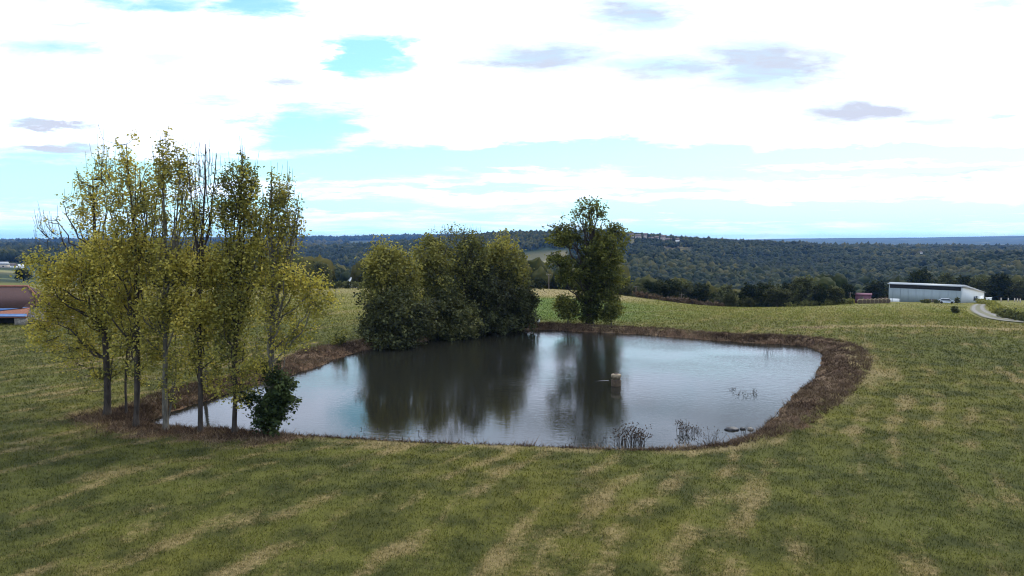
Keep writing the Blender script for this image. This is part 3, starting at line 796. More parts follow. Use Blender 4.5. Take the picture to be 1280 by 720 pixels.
photo_tree('willow_bush', 648, 412, -.5, [
    (648, 374, 22, 30, 170, 29, .3, .6, 0), (653, 394, 19, 16, 90, 28, .3, .6, 0), (638, 402, 26, 11, 130, 26, .3, .55, -.6)],
    .1, .24, BARK, DRKG, 'dark willow bush at the end of the clump beside the green meadow', 28, trunk_px=[(649, 395), (648, 375)], **K)

# the big tree
photo_tree('oak_tree', 737, 404.5, 0, [
    (730, 268, 28, 13, 60, 4, .6, .5, 0), (735, 256, 16, 9, 30, 4, .65, .45, 0), (752, 266, 10, 12, 16, 6, .6, .45, 0), (698, 286, 15, 8, 34, 4, .45, .45, 0), (768, 286, 14, 6, 24, 8, .5, .45, 0), (725, 285, 26, 8, 34, 7, .5, .5, 0),
    (755, 312, 27, 24, 190, 30, .62, .6, 0), (765, 340, 18, 26, 90, 28, .6, .6, 0), (742, 335, 24, 30, 120, 30, .3, .6, 0), (708, 299, 22, 9, 80, 24, .6, .55, 0), (700, 326, 20, 8, 60, 22, .5, .5, 0),
    (716, 345, 22, 12, 80, 22, .4, .55, 0), (738, 368, 20, 20, 130, 28, .2, .55, 0), (738, 390, 12, 16, 90, 26, .12, .45, 0), (758, 368, 16, 12, 50, 22, .4, .5, 0)],
    .42, .24, BARK, BIGG, 'big dark broadleaf tree alone on the far bank with a sparse airy top', 31,
    trunk_px=[(737, 370), (736, 330), (738, 290), (735, 255)], limbs=44, twig_r=.028, shape=.8, extra=[([(735, 350, 0), (722, 318, -.5), (708, 290, -1)], .16), ([(738, 350, 0), (752, 315, .5), (762, 285, 1)], .16)])
photo_tree('bush', 710, 404.5, 0, [(711, 387, 15, 15, 90, 28, .6, .5, 0), (703, 380, 10, 10, 26, 24, .7, .45, 0)],
    .07, .24, BARK, BIGG, 'rounded green bush beside the trunk of the big tree, on its pond-clump side', 32, cat='bush', trunk_px=[(710, 395), (711, 385)], limbs=12, wood='stem', fol='foliage')
photo_tree('bush', 764, 405.5, 0, [(762, 388, 13, 16, 80, 26, .6, .5, 0), (768, 377, 9, 10, 22, 20, .65, .45, 0)],
    .07, .24, BARK, BIGG, 'green bush against the big tree, on the barn side of its trunk', 33, cat='bush', trunk_px=[(764, 395), (763, 385)], limbs=12, wood='stem', fol='foliage')
photo_tree('bush', 425, 431, 0, [(426, 424, 10, 8, 26, 20, .4, .4, 0)], .04, .2, BARK, MIDG, 'low scrubby bush on the bank, between the poplars and the far clump', 34, cat='bush',
    trunk_px=[(425, 426), (425, 422)], limbs=8, wood='stem', fol='foliage')

LD, CC, CU, SHOOT = 1.0, 1.0, 1.0, .25
# ------------------------------------------------------------------ library trees for the field edge
def lib(seed, H, Wd, leafm, bark=BARK, dens=1.0, kind='round', leaf=.5):
    rng = np.random.default_rng(seed)
    r = Wd / 2
    if kind == 'round':
        bl = [(rng.uniform(-.35, .35) * r, H * rng.uniform(.4, .78), r * rng.uniform(.5, .75), H * rng.uniform(.16, .26), int(32 * dens), 22, rng.uniform(.3, .65), .75, rng.uniform(-.35, .35) * r) for _ in range(6)]
        bl.append((0, H * .42, r * .9, H * .32, int(90 * dens), 22, .35, .8))
    elif kind == 'bushy':
        bl = [(rng.uniform(-.5, .5) * r, H * rng.uniform(.3, .65), r * rng.uniform(.4, .6), H * .3, int(34 * dens), 22, rng.uniform(.4, .7), .6, rng.uniform(-.4, .4) * r) for _ in range(6)]
        bl.append((0, H * .35, r * .85, H * .36, int(60 * dens), 22, .4, .7))
    else:
        bl = [(rng.uniform(-.2, .2) * r, H * q, r * (1.05 - q), H * .16, int(50 * dens), 20, .5, .6) for q in (.3, .45, .6, .75, .88)]
    return grow(bl, rng, H, [(0, 0, 0), (rng.uniform(-.3, .3), 0, H * .45), (0, 0, H * .85)], .03 * H, leaf, limbs=12, twig_r=.04)
LIB = {}
def libtree(kind, i):
    if (kind, i) not in LIB:
        m = {'round': FOR, 'bushy': FIELD, 'dark': DRKG, 'light': FIELD}[kind]
        k2_ = {'round': 'round', 'bushy': 'bushy', 'dark': 'round', 'light': 'round'}[kind]
        LIB[(kind, i)] = (lib(hash((kind, i)) % 1000 if False else 50 + i * 7 + len(kind), 10.0, 9.0, m, kind=k2_), m, None)
    return LIB[(kind, i)]
def edge_tree(kind, i, px, Y, toprow, wpx, label, group, name='broadleaf_tree', cat='tree'):
    base = on(px, Y); top = py_(px, toprow, Y)[2]
    H = max(1.5, top - base[2]); Wm = wpx * Y / FP
    sc = (Wm / 9.0, Wm / 9.0, H / 10.0)
    rec = libtree(kind, i)
    rz = random.Random(int(px * 7)).uniform(0, 6.28)
    if rec[2] is None:
        o = plant(name, base, rec[0], BARK, rec[1], label, cat, group); o.scale = sc; o.rotation_euler = (0, 0, rz)
        LIB[(kind, i)] = (rec[0], rec[1], o)
    else:
        o = copy_tree(rec[2], base, rz, sc, label); o.name = name; o['group'] = group; o['category'] = cat
    return o
GE = 'trees behind the far edge of the field'
ORD = ['first', 'second', 'third', 'fourth', 'fifth', 'sixth', 'seventh', 'eighth', 'ninth', 'tenth', 'eleventh', 'twelfth', 'thirteenth', 'fourteenth', 'fifteenth', 'sixteenth']
edge_tree('bushy', 0, 783, 182, 356, 20, 'small light green tree just behind the big tree at the field edge', GE)
row_ = [('dark', 0, 800, 196, 352, 22), ('round', 0, 814, 198, 349, 28), ('round', 1, 834, 200, 346, 32), ('dark', 1, 856, 204, 349, 28), ('round', 2, 878, 198, 352, 34),
        ('dark', 0, 905, 202, 353, 34), ('round', 0, 936, 205, 352, 30), ('round', 1, 958, 200, 350, 32)]
for n_, (k_, i_, p_, y_, r_, w_) in enumerate(row_):
    edge_tree(k_, i_, p_, y_, r_, w_, f'dark tree at the sunken field edge, {ORD[n_]} of the row counted from the big tree', GE)
edge_tree('light', 0, 913, 183, 366, 18, 'small straw-coloured tree in front of the dark row', GE)
edge_tree('bushy', 1, 938, 183, 370, 22, 'low rounded grey-green bush in front of the dark row', GE, 'bush', 'bush')
edge_tree('light', 1, 972, 184, 357, 36, 'broad olive tree in front of the tall dark one at the field edge', GE)
edge_tree('dark', 1, 1003, 192, 344, 34, 'tallest dark tree of the field edge, midway between pond and barn', GE)
edge_tree('round', 2, 1024, 192, 354, 22, 'narrow dark tree beside the tallest one of the field edge', GE)
edge_tree('light', 0, 1042, 196, 357, 32, 'rounded light olive tree next to the purple shed', GE)
edge_tree('round', 0, 1060, 215, 352, 22, 'green tree behind the purple shed', GE)
edge_tree('round', 1, 986, 196, 350, 22, 'mid green tree between the olive and the tallest dark tree', GE)
GB = 'trees behind the barn'
for k_, i_, p_, y_, r_, w_, lb in (
    ('round', 2, 1098, 262, 349, 34, 'green tree behind the barn, at the end by the hay bales'), ('round', 0, 1150, 275, 333, 34, 'tallest bright green tree rising behind the barn roof'),
    ('dark', 0, 1178, 270, 338, 30, 'dark tree behind the barn roof, next to the tallest one'), ('round', 1, 1203, 272, 342, 26, 'dark green tree behind the gable end of the barn'),
    ('dark', 1, 1226, 262, 345, 28, 'dark tree behind the small white cabin'), ('round', 2, 1250, 258, 339, 34, 'large olive tree behind the small grassy field by the barn'),
    ('dark', 0, 1274, 256, 348, 30, 'low dark tree past the large olive one, by the picture edge'), ('round', 0, 1300, 262, 342, 40, 'dark tree past the small field, cut by the picture edge')):
    edge_tree(k_, i_, p_, y_, r_, w_, lb, GB)
GH = 'trees behind the stubble field'
for k_, i_, p_, y_, r_, w_, lb in (
    ('dark', 1, 402, 215, 327, 26, 'tall dark tree behind the stubble, right beside the poplar clump'), ('dark', 0, 386, 212, 336, 20, 'dark tree behind the stubble, mostly hidden by the poplar clump'),
    ('round', 1, 463, 232, 338, 26, 'dark tree just past the white gabled house'), ('dark', 1, 425, 205, 356, 22, 'low dark tree of the hedge line below the white gable'),
    ('dark', 0, 444, 203, 357, 22, 'low blackish tree directly in front of the white gable'), ('round', 0, 30, 292, 334, 22, 'round dark tree behind the farmhouse roof'),
    ('round', 2, 672, 215, 346, 24, 'green tree behind the stubble rise, between clump and big tree'), ('dark', 1, 655, 212, 350, 22, 'dark tree behind the stubble rise, beside the willow bushes')):
    edge_tree(k_, i_, p_, y_, r_, w_, lb, GH)

def foliage2(r, name, lv, lq, lt, leafm, sv, sq, barkm):
    """leaves and stems of one matted plant as one mesh with two materials"""
    me = mesh_np(name + '_foliage', np.vstack([lv, sv]), np.vstack([lq, sq + len(lv)]), leafm, dict(tint=np.r_[lt, np.zeros(len(sv))]))
    me.materials.append(barkm)
    me.polygons.foreach_set('material_index', np.r_[np.zeros(len(lq), dtype=np.int32), np.ones(len(sq), dtype=np.int32)])
    return link('foliage', me, r)
# hedges and small bushes
def hedge(name, pts, hgt, wid, leafm, label, seed, dens=9, leaf=.35, cat='hedge'):
    rng = np.random.default_rng(seed); pts = np.array(pts)
    L_ = np.r_[0, np.cumsum(np.linalg.norm(np.diff(pts, axis=0), axis=1))]
    m = int(L_[-1] * dens); s = rng.random(m) * L_[-1]
    cx = np.interp(s, L_, pts[:, 0]) + rng.normal(0, wid * .4, m); cy = np.interp(s, L_, pts[:, 1]) + rng.normal(0, wid * .4, m)
    hh = hgt * (.75 + .5 * (vnoise(s / 1.6, s * 0 + seed) + .5))
    cz = ground_z(cx, cy) + rng.random(m) ** .6 * hh
    k = 16; lc = np.repeat(np.stack([cx, cy, cz], -1), k, 0) + rng.normal(0, .22, (m * k, 3))
    lt = np.clip(np.repeat(.5 + rng.normal(0, .16, m), k) + rng.normal(0, .12, m * k), 0, 1)
    a = rng.normal(size=(m * k, 3)); a /= np.linalg.norm(a, axis=1)[:, None]; b_ = np.cross(a, rng.normal(size=(m * k, 3))); b_ /= np.linalg.norm(b_, axis=1)[:, None]
    sz = leaf * .5 * rng.uniform(.6, 1.3, (m * k, 1)); base = np.array([pts[0][0], pts[0][1], gz(*pts[0])])
    lv = np.stack([lc - a * sz, lc + b_ * sz * .8, lc + a * sz, lc - b_ * sz * .8], 1).reshape(-1, 3) - base
    r = root(name, base, label, cat)
    mb = MB()
    for q in np.arange(0, L_[-1], .9):
        x = np.interp(q, L_, pts[:, 0]); y = np.interp(q, L_, pts[:, 1]); z0 = gz(x, y)
        mb.tube([(x - base[0], y - base[1], z0 - .1 - base[2]), (x - base[0] + .1, y - base[1], z0 + hgt * .8 - base[2])], [.05, .02], 4)
    sv = np.concatenate(mb.v); sq = np.concatenate(mb.q)
    foliage2(r, name, lv, np.arange(len(lv)).reshape(-1, 4), np.repeat(lt, 4), leafm, sv, sq, BARK)
    return r
hp = [hit(a, b)[:2] for a, b in ((1224, 378.5), (1236, 381), (1244, 386), (1248, 393))]
hedge('hedge', hp, .75, .6, MIDG, 'leafy hedge curving along the farm track beside the barn', 61)
hp = [hit(a, b)[:2] for a, b in ((1250, 396), (1262, 398.5), (1274, 401), (1295, 404))]
hedge('hedge', hp, .8, .55, DRKG, 'low brownish hedge continuing along the track to the picture edge', 62)
hedge('hedge', [on(a, y)[:2] for a, y in ((388, 186), (430, 188), (470, 190))], 1.5, 1.0, DRKG, 'dark hedge along the far edge of the stubble field', 63, leaf=.5)
hedge('hedge', [on(a, y)[:2] for a, y in ((795, 178), (830, 179), (868, 181), (905, 183))], 1.1, .7, DEAD, 'scruffy brown hedge bank sloping down below the dark tree row', 64, leaf=.4)
hedge('hedge', [on(a, y)[:2] for a, y in ((985, 188), (1010, 190), (1040, 195), (1066, 200))], 1.3, .9, MIDG, 'low scrub in front of the tallest trees up to the purple shed', 65, leaf=.4)
def small_bush(px, Y, wpx, hpx, m, label, seed, group=None, name='bush'):
    base = on(px, Y); s = Y / FP
    rng = np.random.default_rng(seed)
    res = grow([(0, hpx * s * .5, wpx * s * .45, hpx * s * .42, 40, 20, .45, .2 + .1 * wpx * s * .3)], rng, hpx * s, [(0, 0, 0), (0, 0, hpx * s * .5)], .04, .2 + wpx * s * .03, limbs=6)
    return plant(name, base, res, BARK, m, label, 'bush', group, 'stem', 'foliage')
p = hit(1195, 392); small_bush(1195, p[1], 9, 10, DRKG, 'lone black-green bush in the open field before the barn', 71)
for i_, (a, y_, w_, h_, lb) in enumerate(((1157, 205, 14, 4.5, 'low dark bush along the barn yard, left of the white car'), (1171, 203, 8, 4, 'small dark bush right against the white car'),
                     (1197, 200, 7, 9, 'upright blackish bush between white car and barn corner'), (1104, 214, 16, 8, 'tangled brown bush behind the hay bales'))):
    small_bush(a, y_, w_, h_, DEAD if i_ == 3 else DRKG, lb, 80 + i_, 'bushes in the barn yard')
b0 = hit(50, 413); small_bush(50, b0[1] + .3, 9, 9, DRKG, 'small dark bush at the corner of the farmhouse wall', 90)

# ------------------------------------------------------------------ far woods (one mass)
def ico(sub=1):
    bm_ = bmesh.new(); bmesh.ops.create_icosphere(bm_, subdivisions=sub, radius=1.0)
    v = np.array([q.co[:] for q in bm_.verts]); f = np.array([[q.index for q in p.verts] for p in bm_.faces]); bm_.free()
    return v, f
def crowns(pos, rad, hgt, tint, sub, rng, jag=.28):
    v0, f0 = ico(sub); m = len(pos); k = len(v0)
    var = 12
    vs = []
    for _ in range(var):
        a = rng.random() * 6.28
        rot = np.array([[math.cos(a), -math.sin(a), 0], [math.sin(a), math.cos(a), 0], [0, 0, 1]])
        v = (v0 @ rot.T) * (1 + rng.normal(0, jag, (k, 1)))
        v[:, 2] = np.where(v[:, 2] < 0, v[:, 2] * .8, v[:, 2]); vs.append(v)
    vs = np.array(vs); sel = rng.integers(0, var, m)
    V = vs[sel] * np.stack([rad, rad, hgt], -1)[:, None, :] + pos[:, None, :]
    F = f0[None] + (np.arange(m) * k)[:, None, None]
    T = np.repeat(tint, k) + rng.normal(0, .10, m * k)
    return V.reshape(-1, 3), F.reshape(-1, 3), np.clip(T, 0, 1)
rng = np.random.default_rng(5)
def clear_at(x, y):
    """open land among the woods: True where no trees stand"""
    u, ye = uv_of(x, y)
    c = (np.abs(u - 674) < 40) & (ye > 930) & (ye < 1250)
    c |= (u > 785) & (u < 865) & (ye > 1240) & (ye < 1440) & (fbm(x, y, 60, 2) > -.15)
    c |= (u > 395) & (u < 480) & (ye > 2050) & (ye < 2300)
    c |= (u < 120) & (ye < 860)
    c |= (u > 1120) & (u < 1175) & (ye > 1270) & (ye < 1330)
    c |= (u > 1060) & (ye < 285)
    c |= (ye > 1100) & (fbm(x + 900, y * .6, 330, 2) > .34)
    c |= (ye > 2200) & (fbm(x + 100, y * .5, 420, 2) > .12)
    c |= (u > 405) & (u < 452) & (ye < 390)
    return c
PV, PF, PT, off = [], [], [], 0
for (y0, y1, space, sub, rmin, rmax, jag) in ((238, 470, 6.6, 3, 2.8, 4.4, .13), (470, 1000, 6.6, 2, 2.8, 4.8, .22), (1000, 1700, 6.4, 1, 2.9, 4.8, .26), (1700, 3300, 13, 1, 5, 9, .26), (3300, 5400, 20, 1, 8, 14, .3)):
    area = 1.62 * (y1 ** 2 - y0 ** 2) / 2
    m = int(area / space ** 2)
    yy = np.sqrt(rng.random(m) * (y1 ** 2 - y0 ** 2) + y0 ** 2); xx = (rng.random(m) - .5) * 1.62 * yy
    k = ~clear_at(xx, yy)
    # lee slopes that no nearby viewpoint can see are left bare
    u, ye = uv_of(xx, yy); row = HOR + FP * (EYE - ground_z(xx, yy) - 9) / yy
    k &= row < 392
    if y0 > 3000: k &= u < 640
    xx, yy = xx[k], yy[k]; m = len(xx)
    r_ = rng.uniform(rmin, rmax, m); h_ = r_ * rng.uniform(.9, 1.35, m)
    zz = ground_z(xx, yy) + h_ * .9 + rng.uniform(0, 2.5, m)
    tint = np.clip(.42 + fbm(xx, yy, 170, 3) * .75 + rng.normal(0, .24, m), 0, 1)
    V, F, T = crowns(np.stack([xx, yy, zz], -1), r_, h_, tint, sub, rng, jag)
    PV.append(V); PF.append(F + off); PT.append(T); off += len(V)
tag(link('woodland', mesh_np('woodland', np.concatenate(PV), np.concatenate(PF), FOR, dict(tint=np.concatenate(PT)))), 'unbroken dark woods covering the valley side and ridges', 'woodland', kind='stuff')
print('woodland faces', sum(len(f) for f in PF))

# ------------------------------------------------------------------ buildings
M_SHEET = simple('shaded_sheet_cladding', (.22, .265, .275), .6, .07, 1.2, streak=(6, 6, .3))  # barn front's shadow side, painted as a darker blue-grey cladding
M_WHITE = simple('white_paint', (.72, .73, .70), .6, .08, 2)
M_DARK = simple('opening_shade', (.02, .02, .022), .8, .3, 2)  # near-black tone painted for the shade in openings
M_ROOFG = simple('grey_roof_sheet', (.27, .29, .30), .5, .10, 1.5, streak=(6, .4, 1))
M_PURP = simple('faded_purple_red_boards', (.13, .055, .075), .8, .2, 3, streak=(8, 8, .5))
M_TILE = simple('old_brown_red_tiles', (.062, .034, .030), .9, .35, 6, bump=.4, streak=(3, 1, 1))
M_TILEO = simple('orange_tiles', (.20, .085, .055), .9, .3, 7, bump=.4)
M_BLUE = simple('blue_sheeting', (.045, .11, .26), .45, .2, 2)
M_STONE = simple('rough_stone', (.20, .18, .15), .95, .45, 5, bump=.6)
M_GABLE = simple('lit_gable_cladding', (.40, .43, .43), .6, .08, 1.5, streak=(6, 6, .3))  # same cladding, painted paler for the brighter-lit end face
M_GLASS = simple('window_glass', (.03, .04, .05), .15, .2, 2)
M_WOOD = simple('weathered_wood', (.085, .065, .05), .9, .35, 6, streak=(1, 1, .2))
M_CONC = simple('stained_concrete', (.20, .16, .105), .9, .35, 7, bump=.4)
M_CONCD = simple('wet_concrete', (.055, .038, .022), .8, .4, 7, bump=.4)
M_HAY = simple('hay', (.16, .125, .07), .95, .4, 12, bump=.6)
M_HAYD = simple('hay_ends', (.085, .062, .038), .95, .4, 12, bump=.6)
M_RUB = simple('tyre_rubber', (.02, .02, .02), .8, .2, 3)
M_CAR = simple('white_car_paint', (.42, .47, .54), .3, .04, 2)

# barn (asymmetric gable; long front turned towards us and to the right)
phi = math.radians(46)
nf = np.array([-math.sin(phi), -math.cos(phi)]); ne = np.array([math.cos(phi), -math.sin(phi)])
Apt = on(1111, 226)[:2]
def u_at(p): return 640 + FP * p[0] / p[1]
Lb = next(l for l in np.arange(5, 60, .1) if u_at(Apt + ne * l) > 1203)
Bpt = Apt + ne * Lb
Wb = next(l for l in np.arange(3, 60, .1) if u_at(Bpt - nf * l) > 1232)
print('barn', Lb, Wb, Apt, Bpt)
zb = min(gz(*Apt), gz(*Bpt), gz(*(Bpt - nf * Wb))) - .1
zA = py_(1111, 353, Apt[1])[2] - zb
HF = max(5.0, zA)            # ridge height
barn = root('barn', (Apt[0], Apt[1], zb), 'long pale grey-blue farm building with a dark strip under its roof', 'barn', rz=math.atan2(ne[1], ne[0]))
# local x along the front, local y to the back
rid, EF, EB = 2.0, HF - .42, HF * .5
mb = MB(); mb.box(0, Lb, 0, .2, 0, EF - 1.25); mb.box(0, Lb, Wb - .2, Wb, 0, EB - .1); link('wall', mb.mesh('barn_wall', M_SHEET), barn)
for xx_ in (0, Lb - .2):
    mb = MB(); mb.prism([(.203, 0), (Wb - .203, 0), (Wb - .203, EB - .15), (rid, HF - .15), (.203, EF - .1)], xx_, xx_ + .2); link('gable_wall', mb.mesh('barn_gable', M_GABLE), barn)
mb = MB(); mb.prism([(-.5, EF - .08), (-.5, EF + .06), (rid, HF + .02), (Wb + .4, EB - .05), (Wb + .4, EB - .18), (rid, HF - .12)], -.3, Lb + .3)
link('roof', mb.mesh('barn_roof', M_ROOFG), barn)
mb = MB(); mb.box(.25, Lb - .25, .06, .12, EF - 1.24, EF - .02); link('eave_shade_strip', mb.mesh('barn_strip', M_DARK), barn)  # dark sheet standing in for the shadow opening under the eave
for k in range(9):
    mb = MB(); xk = Lb * (k + .5) / 9; mb.box(xk - .08, xk + .08, -.06, -.003, 0, EF - 1.27); link('post', mb.mesh('barn_post', M_SHEET), barn)
mb = MB(); mb.box(.4, 3.4, -.05, -.002, 0, 1.5); link('door', mb.mesh('barn_door', M_WHITE), barn)
mb = MB(); mb.box(Lb * .5, Lb * .5 + 3.2, -.05, -.002, 0, 1.9); link('door', mb.mesh('barn_door_b', M_WOOD), barn)
mb = MB(); mb.box(Lb + .002, Lb + .05, Wb * .52, Wb * .68, 1.1, 2.4); link('window', mb.mesh('barn_window', M_GLASS), barn)
mb = MB(); mb.box(Lb + .002, Lb + .06, Wb * .74, Wb * .96, 0, 2.2); link('door', mb.mesh('barn_door_c', M_WHITE), barn)
# white cabin
cb = on(1236.5, 212); cab = root('cabin', cb, 'small white cabin standing beside the barn gable', 'cabin', rz=-.6)
mb = MB(); mb.box(-.7, .7, -.6, .6, 0, 1.55); link('wall', mb.mesh('cabin_wall', M_WHITE), cab)
mb = MB(); mb.box(-.8, .8, -.7, .7, 1.552, 1.64); link('roof', mb.mesh('cabin_roof', M_WHITE), cab)
mb = MB(); mb.box(-.25, .25, -.65, -.602, .6, 1.15); link('window', mb.mesh('cabin_window', M_GLASS), cab)
# purple shed
sh = on(1079.5, 214); shd = root('shed', sh, 'small purple-red boarded shed by the trees, near the hay bales', 'shed', rz=-.45)
mb = MB(); mb.box(-2.1, 2.1, -1.5, 1.5, 0, 2.5); link('wall', mb.mesh('shed_wall', M_PURP), shd)
mb = MB(); mb.prism([(-1.75, 2.45), (-1.75, 2.52), (0, 2.95), (1.75, 2.52), (1.75, 2.45), (0, 2.86)], -2.3, 2.3); link('roof', mb.mesh('shed_roof', M_PURP), shd)
mb = MB(); mb.box(-.9, .1, -1.56, -1.503, 0, 2.0); link('door', mb.mesh('shed_door', M_WOOD), shd)
# hay bales
bale0 = None
bl_lab = ['end bale nearest the purple shed'] + [f'{ORD[i]} bale from the purple shed' for i in range(1, 8)]
for i in range(8):
    q = on(1075.5 + i * 4.9, 199 + .25 * i)
    lab = f'round hay bale, {bl_lab[i]}'
    if bale0 is None:
        bale0 = root('hay_bale', q, lab, 'hay bale', 'round hay bales in a row', rz=-.3)
        mb = MB(); mb.lathe([(.55, -.6), (.66, -.58), (.7, -.5), (.7, .5), (.66, .58), (.55, .6)], n=22, axis='y'); me = mb.mesh('bale_roll', M_HAY, True)
        o = link('roll', me, bale0); o.location = (0, 0, .66)
        for sg in (-1, 1):
            mb = MB(); mb.lathe([(.005, sg * .615), (.3, sg * .607), (.548, sg * .603)], n=22, axis='y')
            o = link('end', mb.mesh('bale_end', M_HAYD), bale0); o.location = (0, 0, .66)
    else: copy_tree(bale0, q, -.3 + .1 * math.sin(i * 2.1), (1, 1, 1), lab)
# white car
cq = on(1184, 203); car = root('parked_car', cq, 'white car parked in front of the barn', 'car', rz=-.5)
mb = MB()
prof = [(-2.0, .35), (2.0, .35), (2.05, .75), (1.2, .92), (.55, 1.42), (-1.1, 1.45), (-1.85, .95), (-2.05, .8)]
v = [(x, -.8 if z < 1.2 else -.62, z) for x, z in prof] + [(x, .8 if z < 1.2 else .62, z) for x, z in prof]; n = len(prof)
mb.add(v, [(i, (i + 1) % n, n + (i + 1) % n, n + i) for i in range(n)], [(0, i, i + 1) for i in range(1, n - 1)] + [(n, n + i + 1, n + i) for i in range(1, n - 1)])
link('body', mb.mesh('car_body', M_CAR), car)
for s in (-1, 1):
    mb = MB(); mb.hexa([(-1.5, s * .785, .98), (1.0, s * .785, .98), (1.0, s * .8, .98), (-1.5, s * .8, .98)], [(-1.05, s * .66, 1.38), (.5, s * .66, 1.38), (.5, s * .68, 1.38), (-1.05, s * .68, 1.38)])
    link('side_window', mb.mesh('car_window', M_GLASS), car)
    for wx in (-1.25, 1.25):
        mb = MB(); mb.lathe([(.01, -.1), (.3, -.1), (.33, -.06), (.33, .06), (.3, .1), (.01, .1)], n=16, axis='y'); o = link('wheel', mb.mesh('car_wheel', M_RUB), car); o.location = (wx, s * .76, .33)

# farmhouse at the left
fy = 92.0; fx0 = (-170 - 640) / FP * fy; fx1 = (50 - 640) / FP * fy
rz_ = py_(0, 358, fy)[2]; ez = py_(0, 384, fy - 4)[2]; g0 = min(gz(fx0, fy), gz(fx1, fy)) - .2
fh = root('farmhouse', (fx1, fy, g0), 'long farmhouse with an old brown-red tiled roof, at the picture edge behind the poplars', 'house')
Lf = fx1 - fx0
mb = MB(); mb.box(-Lf, 0, -3.7, 3.7, 0, ez - g0 + .05); link('wall', mb.mesh('farmhouse_wall', M_STONE), fh)
mb = MB(); E = ez - g0; T = rz_ - g0
mb.add([(-Lf - .3, -4.2, E - .1), (.3, -4.2, E - .1), (.3, 4.2, E - .1), (-Lf - .3, 4.2, E - .1), (-Lf - .3, 0, T), (-1.6, 0, T), (.3, -1.6, T - (T - E) * .45), (.3, 1.6, T - (T - E) * .45)],
       [(0, 1, 6, 5), (0, 3, 2, 1)], [(0, 5, 4), (2, 3, 4), (2, 4, 5), (2, 5, 7), (5, 6, 7), (0, 4, 3)])
mb.add([(.3, -4.2, E - .1), (.3, 4.2, E - .1), (.3, 1.6, T - (T - E) * .45), (.3, -1.6, T - (T - E) * .45)], [(0, 1, 2, 3)])
roof = link('roof', mb.mesh('farmhouse_roof', M_TILE), fh)
mb = MB(); mb.tube([(-Lf - .3, 0, T + .03), (-1.6, 0, T + .03), (.3, -1.6, T - (T - E) * .45 + .03)], [.14, .14, .12], 6); link('ridge', mb.mesh('farmhouse_ridge', M_TILEO), roof)
for wx in (-3.0, -7.5, -12):
    mb = MB(); mb.box(wx - .4, wx + .4, -3.76, -3.703, .9, 1.7); link('window', mb.mesh('farmhouse_window', M_GLASS), fh)
# lean-to shelter
ly = 86.5; a0 = (-170 - 640) / FP * ly; a1 = (33 - 640) / FP * ly; gl = gz(a1, ly) - .15
ln_ = root('lean_to_shed', (a1, ly, gl), 'low open shed with orange tiles and blue sheets before the farmhouse', 'shed')
La = a1 - a0
def zl(row, Y): return py_(0, row, Y)[2] - gl
mb = MB(); zt = zl(384.5, 88.2); zbm = zl(396, 86.0)
mb.hexa([(-La, -.6, zbm - .12), (.2, -.6, zbm - .12), (-.9, 1.65, zt - .12), (-La, 1.65, zt - .12)], [(-La, -.6, zbm), (.2, -.6, zbm), (-.9, 1.65, zt), (-La, 1.65, zt)])
rf_ = link('roof', mb.mesh('shed_tiles', M_TILEO), ln_)
def rp_(f_, x): return (x, -.6 + 2.25 * f_, zbm + (zt - zbm) * f_ + .05)
mb = MB(); mb.hexa([rp_(-.02, -La), rp_(-.02, .25), rp_(.25, -.2), rp_(.25, -La)], [tuple(np.add(rp_(-.02, -La), (0, 0, .04))), tuple(np.add(rp_(-.02, .25), (0, 0, .04))), tuple(np.add(rp_(.25, -.2), (0, 0, .04))), tuple(np.add(rp_(.25, -La), (0, 0, .04)))]); link('roof_sheet', mb.mesh('blue_sheet_a', M_BLUE), ln_)
q_ = [rp_(.55, -La), rp_(.62, -4.0), rp_(.97, -1.0), rp_(1.0, -La)]
mb = MB(); mb.hexa(q_, [tuple(np.add(z_, (0, 0, .04))) for z_ in q_]); link('roof_sheet', mb.mesh('blue_sheet_b', M_BLUE), ln_)
mb = MB(); mb.box(-La, -1.6, 1.4, 1.55, 0, zt - .2); link('back_wall', mb.mesh('shed_back', M_DARK), ln_)  # wall painted near-black for the shade inside the open shed
xw = (18 - 640) / FP * ly - a1
mb = MB(); mb.box(xw, .0, -.45, -.2, 0, zbm - .15); link('wall', mb.mesh('shed_wall_stone', M_STONE), ln_)
for q in np.arange(xw - 2.6, -La, -2.6):
    mb = MB(); mb.box(q - .08, q + .08, -.5, -.34, 0, zbm - .14); link('post', mb.mesh('shed_post', M_WOOD), ln_)
# stone wall continuing behind the poplar
sw = gz((60 - 640) / FP * 87, 87) - .15
st_ = root('stone_wall', ((52 - 640) / FP * 87, 87, sw), 'rough stone garden wall between the shed and the poplars', 'wall')
mb = MB(); x_ = 0
rw = random.Random(3)
for k in range(16):
    hh_ = 1.25 + rw.uniform(-.12, .12); mb.box(-1.9 + k * .34, -1.9 + (k + 1) * .34 - .01, -.2 - rw.uniform(0, .04), .2, 0, hh_)
link('masonry', mb.mesh('garden_wall', M_STONE), st_)

